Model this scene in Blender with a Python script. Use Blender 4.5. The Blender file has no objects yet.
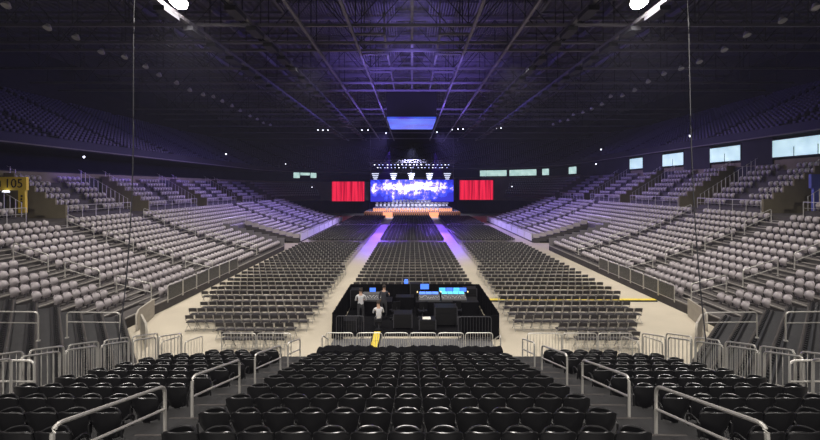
import bpy, bmesh, math, random
import numpy as np
from mathutils import Vector, Matrix
random.seed(7)
PI = math.pi
S = bpy.context.scene
COL = S.collection
F = 380.0; CX = 412.0; CY = 187.0; EYE = 7.0

# ------------------------------------------------------------------ materials
def mat(name, col, rough=.6, metal=0., emit=None, es=0., noise=0., nscale=4., spec=.5, bump=0., bscale=30.):
    m = bpy.data.materials.new(name); m.use_nodes = True
    nt = m.node_tree; b = nt.nodes['Principled BSDF']
    b.inputs['Base Color'].default_value = (*col, 1)
    b.inputs['Roughness'].default_value = rough
    b.inputs['Metallic'].default_value = metal
    b.inputs['Specular IOR Level'].default_value = spec
    if emit:
        b.inputs['Emission Color'].default_value = (*emit, 1)
        b.inputs['Emission Strength'].default_value = es
    tc = None
    if noise or bump:
        tc = nt.nodes.new('ShaderNodeTexCoord')
    if noise:
        n = nt.nodes.new('ShaderNodeTexNoise'); n.inputs['Scale'].default_value = nscale; n.inputs['Detail'].default_value = 6
        nt.links.new(tc.outputs['Object'], n.inputs['Vector'])
        r = nt.nodes.new('ShaderNodeValToRGB')
        r.color_ramp.elements[0].position = .3; r.color_ramp.elements[1].position = .7
        r.color_ramp.elements[0].color = (*[c * (1 - noise) for c in col], 1)
        r.color_ramp.elements[1].color = (*[min(1, c * (1 + noise)) for c in col], 1)
        nt.links.new(n.outputs['Fac'], r.inputs['Fac']); nt.links.new(r.outputs['Color'], b.inputs['Base Color'])
    if bump:
        n = nt.nodes.new('ShaderNodeTexNoise'); n.inputs['Scale'].default_value = bscale
        nt.links.new(tc.outputs['Object'], n.inputs['Vector'])
        u = nt.nodes.new('ShaderNodeBump'); u.inputs['Strength'].default_value = bump; u.inputs['Distance'].default_value = .02
        nt.links.new(n.outputs['Fac'], u.inputs['Height']); nt.links.new(u.outputs['Normal'], b.inputs['Normal'])
    return m

M = {}
M['floor'] = mat('floor_concrete', (.46, .41, .32), .55, noise=.10, nscale=.35)
M['deck'] = mat('stand_deck', (.018, .0175, .0185), .6, noise=.3, nscale=2.5, bump=.2)
M['tread'] = mat('stand_tread', (.06, .053, .05), .7, noise=.25, nscale=1.5)
M['nosing'] = mat('tread_nosing', (.28, .26, .24), .6)
M['riser'] = mat('stand_riser', (.05, .045, .045), .8, noise=.2)
M['black_plastic'] = mat('black_plastic', (.010, .010, .011), .28, spec=.85)
M['black_plastic_dull'] = mat('black_plastic_dull', (.014, .014, .015), .4)
M['grey_plastic'] = mat('grey_plastic', (.38, .345, .355), .33)
M['grey_plastic_dark'] = mat('grey_plastic_dark', (.14, .13, .14), .45)
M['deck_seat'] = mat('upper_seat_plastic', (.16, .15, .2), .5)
M['alu'] = mat('brushed_aluminium', (.62, .60, .56), .42, .55)
M['chrome'] = mat('chair_tube', (.36, .35, .33), .38, .5)
M['chair_fabric'] = mat('chair_vinyl', (.022, .02, .024), .4)
M['panel'] = mat('beige_panel', (.36, .33, .28), .6, noise=.1)
M['mesh'] = mat('rail_infill', (.09, .09, .085), .5, .3, noise=.5, nscale=12)
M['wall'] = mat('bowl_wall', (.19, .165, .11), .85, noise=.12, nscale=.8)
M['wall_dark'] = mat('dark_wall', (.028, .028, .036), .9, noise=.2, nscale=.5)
M['fascia'] = mat('fascia', (.02, .02, .035), .6)
M['roof'] = mat('roof_decking', (.11, .105, .12), .7)
M['steel'] = mat('roof_steel', (.22, .21, .24), .55, .2)
M['steel_dark'] = mat('dark_steel', (.05, .05, .06), .6, .2)
M['drape'] = mat('black_drape', (.005, .005, .006), .95, spec=.08)
M['yellow'] = mat('yellow_plastic', (.75, .58, .06), .5)
M['sign_yellow'] = mat('sign_yellow', (.72, .50, .05), .5)
M['sign_blue'] = mat('sign_blue', (.10, .12, .42), .5)
M['ink'] = mat('sign_ink', (.02, .015, .01), .6)
M['white'] = mat('white_paint', (.75, .74, .72), .5)
M['case'] = mat('case_black', (.008, .008, .009), .5, spec=.25)
M['case_grey'] = mat('console_grey', (.07, .07, .075), .5)
M['lamp'] = mat('lamp_lens', (1, .95, .9), .3, emit=(1, .93, .86), es=60)
M['lamp_small'] = mat('lamp_lens_small', (1, 1, 1), .3, emit=(.85, .88, 1), es=3)
M['lamp_blue'] = mat('lamp_lens_blue', (1, 1, 1), .3, emit=(.45, .5, 1), es=2.2)
M['bar_white'] = mat('light_bar', (1, 1, 1), .3, emit=(.7, .75, 1), es=1.3)
M['foot_orange'] = mat('footlight', (1, .5, .2), .4, emit=(1, .34, .12), es=.9)
M['stage_top'] = mat('stage_deck', (.30, .28, .34), .35)
M['skirt'] = mat('stage_skirt', (.50, .20, .08), .7, emit=(1, .45, .2), es=.05)  # faint emission puts the footlight glow into the cloth itself
M['screen_blue'] = mat('console_screen', (.1, .2, .6), .3, emit=(.06, .20, 1), es=1.1)
M['screen_cyan'] = mat('console_screen_cyan', (.1, .5, .6), .3, emit=(.08, .45, .9), es=1.2)
M['screen_warm'] = mat('console_lamp', (1, .8, .4), .3, emit=(1, .75, .35), es=1.0)
M['skin'] = mat('skin', (.45, .28, .2), .6)
M['hair'] = mat('hair', (.03, .02, .015), .8)
M['shirt'] = mat('pale_shirt', (.55, .55, .57), .8)
M['shirt_dark'] = mat('dark_shirt', (.03, .03, .04), .8)
M['trousers'] = mat('trousers', (.03, .03, .035), .8)
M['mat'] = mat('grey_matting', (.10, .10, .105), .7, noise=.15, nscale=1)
M['paper'] = mat('paper', (.7, .68, .62), .7)

def window_mat():
    m = mat('lit_glass', (.6, .8, .8), .3)
    nt = m.node_tree; b = nt.nodes['Principled BSDF']
    tc = nt.nodes.new('ShaderNodeTexCoord'); n = nt.nodes.new('ShaderNodeTexNoise'); n.inputs['Scale'].default_value = .9; n.inputs['Detail'].default_value = 4
    r = nt.nodes.new('ShaderNodeValToRGB'); r.color_ramp.elements[0].position = .35; r.color_ramp.elements[1].position = .75
    r.color_ramp.elements[0].color = (.36, .56, .52, 1); r.color_ramp.elements[1].color = (.60, .82, .76, 1)
    nt.links.new(tc.outputs['Object'], n.inputs['Vector']); nt.links.new(n.outputs['Fac'], r.inputs['Fac'])
    nt.links.new(r.outputs['Color'], b.inputs['Emission Color']); b.inputs['Emission Strength'].default_value = 1.0
    return m
M['glass_lit'] = window_mat()

def led_wall_mat():
    m = bpy.data.materials.new('stage_video_picture'); m.use_nodes = True
    nt = m.node_tree; b = nt.nodes['Principled BSDF']; b.inputs['Base Color'].default_value = (.01, .01, .02, 1)
    tc = nt.nodes.new('ShaderNodeTexCoord'); sp = nt.nodes.new('ShaderNodeSeparateXYZ'); nt.links.new(tc.outputs['Generated'], sp.inputs[0])
    n = nt.nodes.new('ShaderNodeTexNoise'); n.inputs['Scale'].default_value = .55; n.inputs['Detail'].default_value = 7; n.inputs['Roughness'].default_value = .72
    nt.links.new(tc.outputs['Object'], n.inputs['Vector'])
    # cloud band: highest in the upper middle of the picture
    def math_(op, a, c):
        k = nt.nodes.new('ShaderNodeMath'); k.operation = op
        for i, v in enumerate((a, c)):
            if isinstance(v, (int, float)): k.inputs[i].default_value = v
            else: nt.links.new(v, k.inputs[i])
        return k.outputs[0]
    dz = math_('MULTIPLY', math_('ABSOLUTE', math_('SUBTRACT', sp.outputs['Z'], .62), 0), 1.15)
    dx = math_('MULTIPLY', math_('ABSOLUTE', math_('SUBTRACT', sp.outputs['X'], .48), 0), .75)
    dx = math_('POWER', dx, 2.2)
    v = math_('SUBTRACT', math_('ADD', math_('MULTIPLY', math_('SUBTRACT', n.outputs['Fac'], .5), 2.6), .66), math_('ADD', dz, math_('MULTIPLY', dx, 3.0)))
    r = nt.nodes.new('ShaderNodeValToRGB'); e = r.color_ramp.elements
    e[0].position = .0; e[0].color = (.02, .02, .40, 1); e[1].position = .62; e[1].color = (1, 1, 1, 1)
    for p, c in ((.18, (.03, .06, .75, 1)), (.33, (.12, .10, .9, 1)), (.42, (.45, .25, 1, 1)), (.5, (.75, .8, 1, 1))):
        q = e.new(p); q.color = c
    nt.links.new(v, r.inputs['Fac']); nt.links.new(r.outputs['Color'], b.inputs['Emission Color']); b.inputs['Emission Strength'].default_value = 1.6
    return m
M['led'] = led_wall_mat()

def curtain_screen_mat():
    m = bpy.data.materials.new('screen_red_curtain'); m.use_nodes = True
    nt = m.node_tree; b = nt.nodes['Principled BSDF']; b.inputs['Base Color'].default_value = (.02, 0, 0, 1)
    tc = nt.nodes.new('ShaderNodeTexCoord'); w = nt.nodes.new('ShaderNodeTexNoise'); w.inputs['Scale'].default_value = 1.6; w.inputs['Detail'].default_value = 3
    mp = nt.nodes.new('ShaderNodeMapping'); mp.inputs['Scale'].default_value = (1.4, 1, .04)
    nt.links.new(tc.outputs['Object'], mp.inputs[0]); nt.links.new(mp.outputs[0], w.inputs['Vector'])
    r = nt.nodes.new('ShaderNodeValToRGB'); e = r.color_ramp.elements
    e[0].position = .36; e[0].color = (.40, .0, .02, 1); e[1].position = .55; e[1].color = (.95, .02, .07, 1)
    nt.links.new(w.outputs['Fac'], r.inputs['Fac']); nt.links.new(r.outputs['Color'], b.inputs['Emission Color']); b.inputs['Emission Strength'].default_value = 1.0
    return m
M['red_curtain'] = curtain_screen_mat()

def board_mat():
    m = mat('hanging_screen_glow', (.02, .02, .08), .3)
    nt = m.node_tree; b = nt.nodes['Principled BSDF']
    tc = nt.nodes.new('ShaderNodeTexCoord'); n = nt.nodes.new('ShaderNodeTexNoise'); n.inputs['Scale'].default_value = .25
    r = nt.nodes.new('ShaderNodeValToRGB'); e = r.color_ramp.elements
    e[0].position = .35; e[0].color = (.05, .035, .55, 1); e[1].position = .65; e[1].color = (.05, .16, .9, 1)
    nt.links.new(tc.outputs['Object'], n.inputs['Vector']); nt.links.new(n.outputs['Fac'], r.inputs['Fac'])
    nt.links.new(r.outputs['Color'], b.inputs['Emission Color']); b.inputs['Emission Strength'].default_value = .95
    return m
M['board'] = board_mat()

# ------------------------------------------------------------------ mesh builder
class MB:
    def __init__(s): s.v = []; s.f = []; s.m = []; s.mats = []
    def mi(s, m):
        if m not in s.mats: s.mats.append(m)
        return s.mats.index(m)
    def add(s, vs, fs, m):
        o = len(s.v); k = s.mi(m); s.v.extend([tuple(p) for p in vs]); s.f.extend([tuple(i + o for i in f) for f in fs]); s.m.extend([k] * len(fs))
    def box(s, x0, x1, y0, y1, z0, z1, m, mtx=None):
        vs = [Vector(p) for p in ((x0,y0,z0),(x1,y0,z0),(x1,y1,z0),(x0,y1,z0),(x0,y0,z1),(x1,y0,z1),(x1,y1,z1),(x0,y1,z1))]
        if mtx: vs = [mtx @ p for p in vs]
        s.add(vs, [(0,3,2,1),(4,5,6,7),(0,1,5,4),(1,2,6,5),(2,3,7,6),(3,0,4,7)], m)
    def tube(s, pts, r, m, n=6, closed=False):
        pts = [Vector(p) for p in pts]; rings = []; L = len(pts)
        for i, p in enumerate(pts):
            if closed: d = (pts[(i+1) % L] - pts[i-1])
            else: d = pts[min(i+1, L-1)] - pts[max(i-1, 0)]
            d.normalize(); up = Vector((0,0,1)) if abs(d.z) < .9 else Vector((0,1,0))
            a = d.cross(up).normalized(); b = a.cross(d).normalized()
            rings.append([p + (a*math.cos(2*PI*k/n) + b*math.sin(2*PI*k/n))*r for k in range(n)])
        vs = [q for rg in rings for q in rg]; fs = []
        for i in range(L if closed else L-1):
            j = (i+1) % L
            for k in range(n):
                fs.append((i*n+k, i*n+(k+1) % n, j*n+(k+1) % n, j*n+k))
        if not closed:
            fs.append(tuple(range(n))[::-1]); fs.append(tuple((L-1)*n+k for k in range(n)))
        s.add(vs, fs, m)
    def cyl(s, p0, p1, r0, r1, m, n=12):
        p0 = Vector(p0); p1 = Vector(p1); d = (p1-p0).normalized(); up = Vector((0,0,1)) if abs(d.z) < .9 else Vector((0,1,0))
        a = d.cross(up).normalized(); b = a.cross(d).normalized()
        vs = [p0+(a*math.cos(2*PI*k/n)+b*math.sin(2*PI*k/n))*r0 for k in range(n)] + [p1+(a*math.cos(2*PI*k/n)+b*math.sin(2*PI*k/n))*r1 for k in range(n)]
        fs = [(k, (k+1) % n, n+(k+1) % n, n+k) for k in range(n)] + [tuple(range(n))[::-1], tuple(range(n, 2*n))]
        s.add(vs, fs, m)
    def prism(s, poly, axis, a0, a1, m, mcap=None):
        # poly: 2D points; axis 'y': poly in (x,z) extruded a0..a1 in y
        def P(p, a):
            return (p[0], a, p[1]) if axis == 'y' else ((a, p[0], p[1]) if axis == 'x' else (p[0], p[1], a))
        n = len(poly); vs = [P(p, a0) for p in poly] + [P(p, a1) for p in poly]
        fs = [(k, (k+1) % n, n+(k+1) % n, n+k) for k in range(n)]
        s.add(vs, fs, m); s.add(vs, [tuple(range(n))[::-1], tuple(range(n, 2*n))], mcap or m)
    def shell(s, fn, nu, nv, th, m):
        # closed curved slab: fn(u in -1..1, v in 0..1) -> Vector, thickness th along the surface normal
        P = [[Vector(fn(-1+2*i/nu, j/nv)) for i in range(nu+1)] for j in range(nv+1)]
        fr = []; bk = []
        for j in range(nv+1):
            for i in range(nu+1):
                du = P[j][min(i+1, nu)]-P[j][max(i-1, 0)]; dv = P[min(j+1, nv)][i]-P[max(j-1, 0)][i]
                nrm = du.cross(dv)
                if nrm.length < 1e-9: nrm = Vector((0,-1,0))
                nrm.normalize(); fr.append(P[j][i]+nrm*th*.5); bk.append(P[j][i]-nrm*th*.5)
        W = nu+1; N = len(fr); fs = []
        for j in range(nv):
            for i in range(nu):
                a = j*W+i; fs.append((a, a+1, a+W+1, a+W)); fs.append((N+a, N+a+W, N+a+W+1, N+a+1))
        rim = [i for i in range(W)] + [j*W+nu for j in range(1, nv+1)] + [nv*W+i for i in range(nu-1, -1, -1)] + [j*W for j in range(nv-1, 0, -1)]
        for a, b in zip(rim, rim[1:]+rim[:1]): fs.append((a, N+a, N+b, b))
        s.add(fr+bk, fs, m)
    def mesh(s, name, smooth=True):
        me = bpy.data.meshes.new(name); me.from_pydata(s.v, [], s.f)
        for m in s.mats: me.materials.append(M[m])
        me.polygons.foreach_set('material_index', s.m)
        me.polygons.foreach_set('use_smooth', [smooth]*len(s.f))
        if smooth: me.set_sharp_from_angle(angle=math.radians(42))
        me.update(); return me
    def build(s, name, parent=None, smooth=True, loc=None):
        o = bpy.data.objects.new(name, s.mesh(name, smooth)); COL.objects.link(o)
        if parent: o.parent = parent
        if loc: o.location = loc
        return o

def tag(o, label=None, cat=None, group=None, kind=None):
    if label: o['label'] = label
    if cat: o['category'] = cat
    if group: o['group'] = group
    if kind: o['kind'] = kind
    return o
def empty(name, loc, rz=0):
    o = bpy.data.objects.new(name, None); COL.objects.link(o); o.location = loc; o.rotation_euler = (0,0,rz); o.empty_display_size = .2; return o
def struct(o): o['kind'] = 'structure'; return o
def copy_tree(o, parent=None):
    c = o.copy(); COL.objects.link(c); c.parent = parent
    for ch in KIDS.get(o.name, []): copy_tree(ch, c)
    return c
KIDS = {}
def reg(root, *kids): KIDS[root.name] = list(kids)
ORD = 'zeroth first second third fourth fifth sixth seventh eighth ninth tenth eleventh twelfth thirteenth fourteenth fifteenth sixteenth seventeenth eighteenth nineteenth twentieth'.split()

def in_view(x, y, z, mg=6):
    if y < 1: return False
    px = CX + F*x/y; py = CY + F*(EYE-z)/y
    return -mg < px < 820+mg and -mg < py < 440+mg

def fillet(pts, r=.12, n=4):
    pts = [Vector(p) for p in pts]; out = [pts[0]]
    for i in range(1, len(pts)-1):
        a = (pts[i-1]-pts[i]); b = (pts[i+1]-pts[i]); rr = min(r, a.length*.45, b.length*.45)
        a = pts[i]+a.normalized()*rr; b = pts[i]+b.normalized()*rr
        for k in range(n+1):
            t = k/n; out.append(a*(1-t)**2+pts[i]*2*t*(1-t)+b*t*t)
    out.append(pts[-1]); return out

# ------------------------------------------------------------------ floor and end stand
def floor():
    mb = MB(); mb.box(-60, 60, -25, 120, -.3, 0, 'floor'); struct(mb.build('floor'))
floor()

PIT = .868
def end_tread(r): return 3.17-.257*r
def end_y(r): return 5.05+PIT*r
def zt(y): return 3.17-.257*(y-5.05)/PIT
def end_stand():
    mb = MB()
    for r in range(-7, 10):
        y0 = end_y(r)-.2; y1 = y0+PIT; z = end_tread(r)
        mb.box(-8.25, 8.25, y0, y1 if r < 9 else y1+.25, z-.34, z, 'deck')
        for a, b in ((-4.42, -3.32), (3.25, 4.38)):     # half steps in the two aisles
            mb.box(a, b, y0-.001, y0+.36, z-.1, z+.128, 'deck')
            mb.box(a, b, y0+.325, y0+.365, z+.05, z+.132, 'tread')
        for sx in (-1, 1):                               # outer stairs with pale step edges
            a, b = sorted((sx*8.25, sx*9.25))
            mb.box(a, b, y0, y1, z-.34, z, 'deck'); mb.box(a, b, y1-.06, y1, z-.03, z+.004, 'nosing')
            mb.box(a, b, y0, y0+.4, z-.1, z+.128, 'deck'); mb.box(a, b, y0+.34, y0+.405, z+.05, z+.133, 'nosing')
    for sx in (-1, 1):
        a, b = sorted((sx*8.25, sx*9.25))
        for i, z in enumerate((.42, .2)):
            y0 = end_y(10)-.2+i*.4; mb.box(a, b, y0, y0+.4, 0, z, 'tread')
    yf = end_y(10)+.05
    mb.box(-8.25, 8.25, yf-.06, yf, 0, end_tread(9)-.3, 'riser')
    struct(mb.build('floor_end_stand_deck', smooth=False))
end_stand()

# ---------------------------------------------------------------- seats (sitter faces +Y)
def back_fn(u, v):
    w = .165+.06*min(1, v*1.5)
    corner = (abs(u)**5)*.05*(v**3)
    return (u*w, .075*u*u-.10*v-.012*math.sin(v*PI), .17+.45*v-corner)
def pan_fn(u, v):
    w = .19+.03*v-.02*v**6
    return (u*w, .08+.06*math.sin(v*PI)*(1-u*u*.6)-.08*u*u*v, .20+.405*v-(abs(u)**5)*.05*v**3)
def back_grey(u, v):
    w = .135+.055*min(1, v*1.5)-.02*v**6
    return (u*w, .06*u*u-.10*v, .17+.45*v-(abs(u)**3)*.07*(v**2))
def pan_grey(u, v):
    w = .17+.015*math.sin(v*PI)-.02*v**6
    return (u*w, .03+.15*math.sin(v*PI*.9+.1)*(1-u*u*.75)-.05*u*u, .19+.40*v-(abs(u)**3)*.06*v)
def seat_parts(mb_back, mb_pan, mb_arm, mb_leg, nu, nv, ma, mp, ml, arms=(-1,)):
    if 'grey' in ma:
        mb_back.shell(back_grey, nu, nv, .03, ma); mb_pan.shell(pan_grey, nu, nv, .04, mp)
        mb_leg.box(-.03, .03, -.03, .06, 0, .25, ml); mb_leg.box(-.14, .14, .0, .05, .2, .25, ml); return
    mb_back.shell(back_fn, nu, nv, .035, ma)
    if nu > 6:
        rim = [back_fn(-1, .35+.1*i) for i in range(6)]+[back_fn(-1+i/6, 1) for i in range(13)]+[back_fn(1, .85-.1*i) for i in range(6)]
        mb_back.tube([(p[0], p[1]-.006, p[2]) for p in rim], .016, ma, 8)
        rim = [pan_fn(-1+i/5, 1) for i in range(11)]
        mb_pan.tube(rim, .012, ma, 8)
    mb_pan.shell(pan_fn, nu, max(3, nv-1), .028, mp)
    for sx in arms:
        x = sx*.25
        mb_arm.tube(fillet([(x, -.02, .20), (x, -.05, .45), (x, .16, .46), (x, .24, .38), (x, .2, .24)], .07, 3), .017, ml, 5)
    mb_leg.box(-.03, .03, -.03, .06, 0, .25, ml); mb_leg.box(-.16, .16, .0, .05, .2, .25, ml)

def make_seat(name, ma, mp, ml, nu, nv, arms):
    r = empty(name, (0,0,0)); a, b, c, d = MB(), MB(), MB(), MB()
    seat_parts(a, b, c, d, nu, nv, ma, mp, ml, arms)
    ob = [a.build('backrest', r), b.build('seat_pan', r)]
    if arms:
        for sx in arms:
            c = MB(); x = sx*.25
            c.tube(fillet([(x, -.02, .20), (x, -.05, .45), (x, .16, .46), (x, .24, .38), (x, .2, .24)], .07, 3), .017, ml, 5)
            ob.append(c.build('armrest', r))
    ob.append(d.build('pedestal', r)); reg(r, *ob); return r
proto_a = make_seat('stadium_seat', 'black_plastic', 'black_plastic', 'black_plastic_dull', 10, 8, (-1,))
proto_b = make_seat('stadium_seat', 'black_plastic', 'black_plastic', 'black_plastic_dull', 10, 8, (-1, 1))
used = {}
def place(proto, loc, rz, label, cat, group):
    if proto.name in used: o = copy_tree(proto)
    else: o = proto; used[proto.name] = 1
    o.location = loc; o.rotation_euler = (0, 0, rz); tag(o, label, cat, group); return o

for r in range(0, 9):
    for k in range(-6, 7):
        place(proto_b if k == 6 else proto_a, (-.07+.5*k, end_y(r), end_tread(r)), 0,
              f'black plastic seat, centre block, {ORD[r+1]} row from the bottom, {ORD[k+7]} from left aisle', 'seat', 'black seats in the centre block')
for sd, sx in (('left', -1), ('right', 1)):
    for r in range(0, 10):
        n = 7
        for k in range(n):
            if r == 9 and k > 4: continue
            x = sx*(4.75+.5*k) + (.0 if sx < 0 else -.05)
            p = proto_b if ((sx < 0 and k == 0) or (sx > 0 and k == n-1)) else proto_a
            place(p, (x, end_y(r), end_tread(r)), random.uniform(-.03, .03),
                  f'black plastic seat, {sd} block, {ORD[r+1]} row from the bottom, {ORD[k+1]} out from the aisle', 'seat', f'black seats in the {sd} foreground block')

def front_drape():
    def h(x, t):
        return 1.53 + .014*math.sin(x*6.3)+.018*math.sin(x*17+1) + .015*math.sin(x*29.1) + .02*math.sin(x*2.1)
    mb = MB(); nx = 90; prof = [(12.62, -1), (12.66, -.35), (12.74, -.05), (12.9, 0), (13.1, -.02), (13.35, -.12), (13.5, -.3), (13.56, -1)]
    vs = []; x0, x1 = -3.2, 3.05
    for i in range(nx+1):
        x = x0+(x1-x0)*i/nx; g = h(x, 0)
        for j, (y, d) in enumerate(prof):
            z = .70 if d <= -1 else g+d*(1+.2*math.sin(x*9+j))
            vs.append((x, y+.02*math.sin(x*11+j), z))
    P = len(prof); fs = [(i*P+j, i*P+j+1, (i+1)*P+j+1, (i+1)*P+j) for i in range(nx) for j in range(P-1)]
    fs += [tuple(range(P))[::-1], tuple(nx*P+j for j in range(P))]
    fs += [(i*P, (i+1)*P, (i+1)*P+P-1, i*P+P-1) for i in range(nx)]
    mb.add(vs, fs, 'drape')
    tag(mb.build('seat_cover_cloth'), 'long black cloth covering the front row of the centre seat block', 'cloth')
front_drape()

# ---------------------------------------------------------------- rails
def handrail(p0, p1, h, label, group, r=.024, mid=.42, legs=(1.0, 1.0), cat='handrail'):
    p0 = Vector(p0); p1 = Vector(p1); root = empty('handrail', p0)
    t = MB(); a = Vector((0,0,0)); b = p1-p0; up = Vector((0,0,h))
    t.tube(fillet([a, a+up*legs[0], b+up*legs[1], b], .14, 5), r, 'alu', 8); t.build('rail_tube', root)
    m = MB(); m.tube([a+up*(1-mid), b+up*(1-mid)], r*.8, 'alu', 6); m.build('middle_rail', root)
    for q in (a, b):
        f = MB(); f.cyl(q+Vector((0,0,-.01)), q+Vector((0,0,.02)), .06, .06, 'alu', 8); f.build('base_plate', root)
    return tag(root, label, cat, group)
for sd, X in (('left', -4.05), ('right', 4.0)):
    for i, (ya, yb) in enumerate(((4.28, 6.23), (7.0, 8.92), (9.8, 11.7), (12.4, 13.75))):
        handrail((X, ya, zt(ya)+.02), (X, yb, zt(yb)+.02), .90,
                 f'steel handrail in the {sd} foreground aisle, {ORD[i+1]} from the bottom of the photo', f'handrails in the {sd} foreground aisle', r=.027)

def guard_panel(pts2, label, group, h=1.05, n=7, infill='picket', slope_bottom=True, name='guard_rail', cat='guard rail', r=.022, m='alu', posts=True):
    p0, p1 = Vector(pts2[0]), Vector(pts2[1]); root = empty(name, p0); b = p1-p0; up = Vector((0,0,h)); a = Vector((0,0,0))
    t = MB(); t.tube(fillet([a, up, b+up, b], .12, 4), r, m, 6); lo = Vector((0,0,.12)); t.tube([a+lo, b+lo], r*.8, m, 6); t.build('frame', root)
    k = MB()
    if infill == 'picket':
        for i in range(1, n): q = b*(i/n); k.tube([q+lo, q+up*.985], r*.42, m, 4)
        k.build('picket_infill', root)
    else:
        d = b.normalized(); nn = Vector((-d.y, d.x, 0))*.012
        A, B, C, D = a+lo*1.3+d*.05, b+lo*1.3-d*.05, b+up*.93-d*.05, a+up*.93+d*.05
        k.add([A-nn, B-nn, C-nn, D-nn, A+nn, B+nn, C+nn, D+nn], [(0,1,2,3),(7,6,5,4),(0,4,5,1),(1,5,6,2),(2,6,7,3),(3,7,4,0)], 'mesh'); k.build('mesh_infill', root)
    return tag(root, label, cat, group)

ivals = [(7.0, 7.9), (8.08, 8.99), (9.13, 10.04), (10.17, 11.15), (11.35, 12.35), (12.5, 13.75), (13.95, 15.1)]
for sd, sx in (('left', -1), ('right', 1)):
    for j, X in enumerate((8.33, 9.2)):
        for i, (ya, yb) in enumerate(ivals):
            z0, z1 = zt(ya)+.05, zt(yb)+.05
            if i == 6: z0, z1 = .25, .02
            guard_panel([(sx*X, ya, z0), (sx*X, yb, z1)], f'picket guard rail beside the {sd} outer stairs, {"inner" if j == 0 else "outer"} side, {ORD[i+1]} from the bottom',
                        f'picket guard rails of the {sd} outer stairs', h=1.06, n=6, r=.024)
    handrail((sx*7.95, 8.0, zt(8.0)-.0), (sx*10.2, 8.0, zt(8.0)-.0), 1.05, f'two bar handrail crossing at the head of the {sd} outer stairs', None)
# front picket rails of the end stand
fr = [('left', -7.0, -5.75), ('left', -5.7, -4.45), ('right', 4.25, 5.5), ('right', 5.55, 6.8), ('right', 6.85, 8.1)]
for i, (sd, a, b) in enumerate(fr):
    place_w = {0: 'outermost left', 1: 'inner left', 2: 'inner right', 3: 'middle right', 4: 'outermost right'}[i]
    guard_panel([(a, 13.98, .62), (b, 13.98, .62)], f'picket rail along the front edge of the black seat blocks, {place_w} panel', 'front picket rails of the end stand', h=1.0, n=11, r=.02)
for sd, X in (('left', -3.3), ('right', 3.25)):
    handrail((X-(.0), 13.95, .55), (X, 14.9, .05), 1.0, f'short handrail at the floor end of the {sd} foreground aisle', None)

# ---------------------------------------------------------------- corner wedges without seats
def side_tread(k, sx): return .53+.185*k+(.0066 if sx < 0 else .0088)*k*k
FRONT = {-1: 14.1, 1: 15.15}
def near_end(k): return 18.6-.2*k
for sd, sx in (('left', -1), ('right', 1)):
    mb = MB()
    for j in range(0, 11):
        def A(j): return Vector((sx*9.26, 12.9-.868*j, 0))
        def B(j): return Vector((sx*(FRONT[sx]+.85*j), near_end(j), 0))
        z = end_tread(9-j)-.1; zb = side_tread(j, sx)+.15
        a0, a1, b0, b1 = A(j), A(j+1), B(j), B(j+1)
        za = z
        vs = [(a0.x, a0.y, za), (b0.x, b0.y, zb), (b1.x, b1.y, zb), (a1.x, a1.y, za)]
        vs += [(p[0], p[1], p[2]-.33) for p in vs]
        mb.add(vs, [(0,1,2,3), (7,6,5,4), (0,4,5,1), (1,5,6,2), (2,6,7,3), (3,7,4,0)], 'deck')
        # raised black mounting rail with brackets along every empty row
        d = (b0-a0); L = d.length; d.normalize(); nrm = Vector((-d.y, d.x, 0))
        if (a1-a0).dot(nrm) < 0: nrm = -nrm
        n = int(L/.27)
        for q in range(n):
            t = (q+.5)/n; p = a0.lerp(b0, t)+nrm*.16; zz = za+(zb-za)*t
            mb.tube([(p.x, p.y, zz), (p.x+nrm.x*.03, p.y+nrm.y*.03, zz+.13)], .05, 'black_plastic_dull', 6)
        p, q = a0+nrm*.06, b0+nrm*.06
        mb.tube([(p.x, p.y, za+.02), (q.x, q.y, zb+.02)], .035, 'tread', 4)
        p, q = a0+nrm*.3, b0+nrm*.3
        mb.tube([(p.x, p.y, za+.05), (q.x, q.y, zb+.05)], .06, 'black_plastic_dull', 5)
    a0, b0 = A(0), B(0)
    mb.add([(a0.x, a0.y, 0), (b0.x, b0.y, 0), (b0.x, b0.y, .3), (a0.x, a0.y, .62)], [(0,1,2,3)], 'riser')
    struct(mb.build(f'floor_corner_deck_{sd}', smooth=False))
    for i, (x0, x1, y, z) in enumerate(((10.45, 12.35, 13.6, 1.6), (11.95, 13.6, 12.15, 2.1))):
        handrail((sx*x1, y, z), (sx*x0, y, z-.02), .92, f'pale two bar rail on the empty {sd} corner platforms, {"lower" if i == 0 else "upper"} one', f'rails on the empty {sd} corner platforms', mid=.38)
    # boards closing the corner at floor level
    for i, (x0, y0, x1, y1) in enumerate(((-13.35, 18.4, -14.0, 20.6), (-11.6, 16.6, -12.9, 18.1))):
        k = MB(); k.prism([(0, 0), (1, 0), (1, .95), (.12, 1.0), (0, .8)], 'y', -.04, .04, 'panel')
        fx = 1 if sx < 0 else -1.07
        P0 = Vector((x0*fx, y0, 0)); P1 = Vector((x1*fx, y1, 0)); d = (P1-P0); ang = math.atan2(d.y, d.x)
        o = k.build('wall_board'); o.scale = (d.length, 1, 1); o.location = P0; o.rotation_euler = (0, 0, ang)
        tag(o, f'beige board closing the {sd} corner at floor level, {"farther" if i == 0 else "nearer"} one', 'board')

# ---------------------------------------------------------------- side stands
AIS = [(20.75, 21.85), (27.25, 28.35), (35.2, 36.3), (54.5, 55.6), (62.0, 63.1), (69.5, 70.6)]
GAP = (42.0, 47.6)
FAR = 77.0
def in_aisle(y, mg=.2):
    return any(a-mg < y < b+mg for a, b in AIS)
NROW = 14
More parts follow.
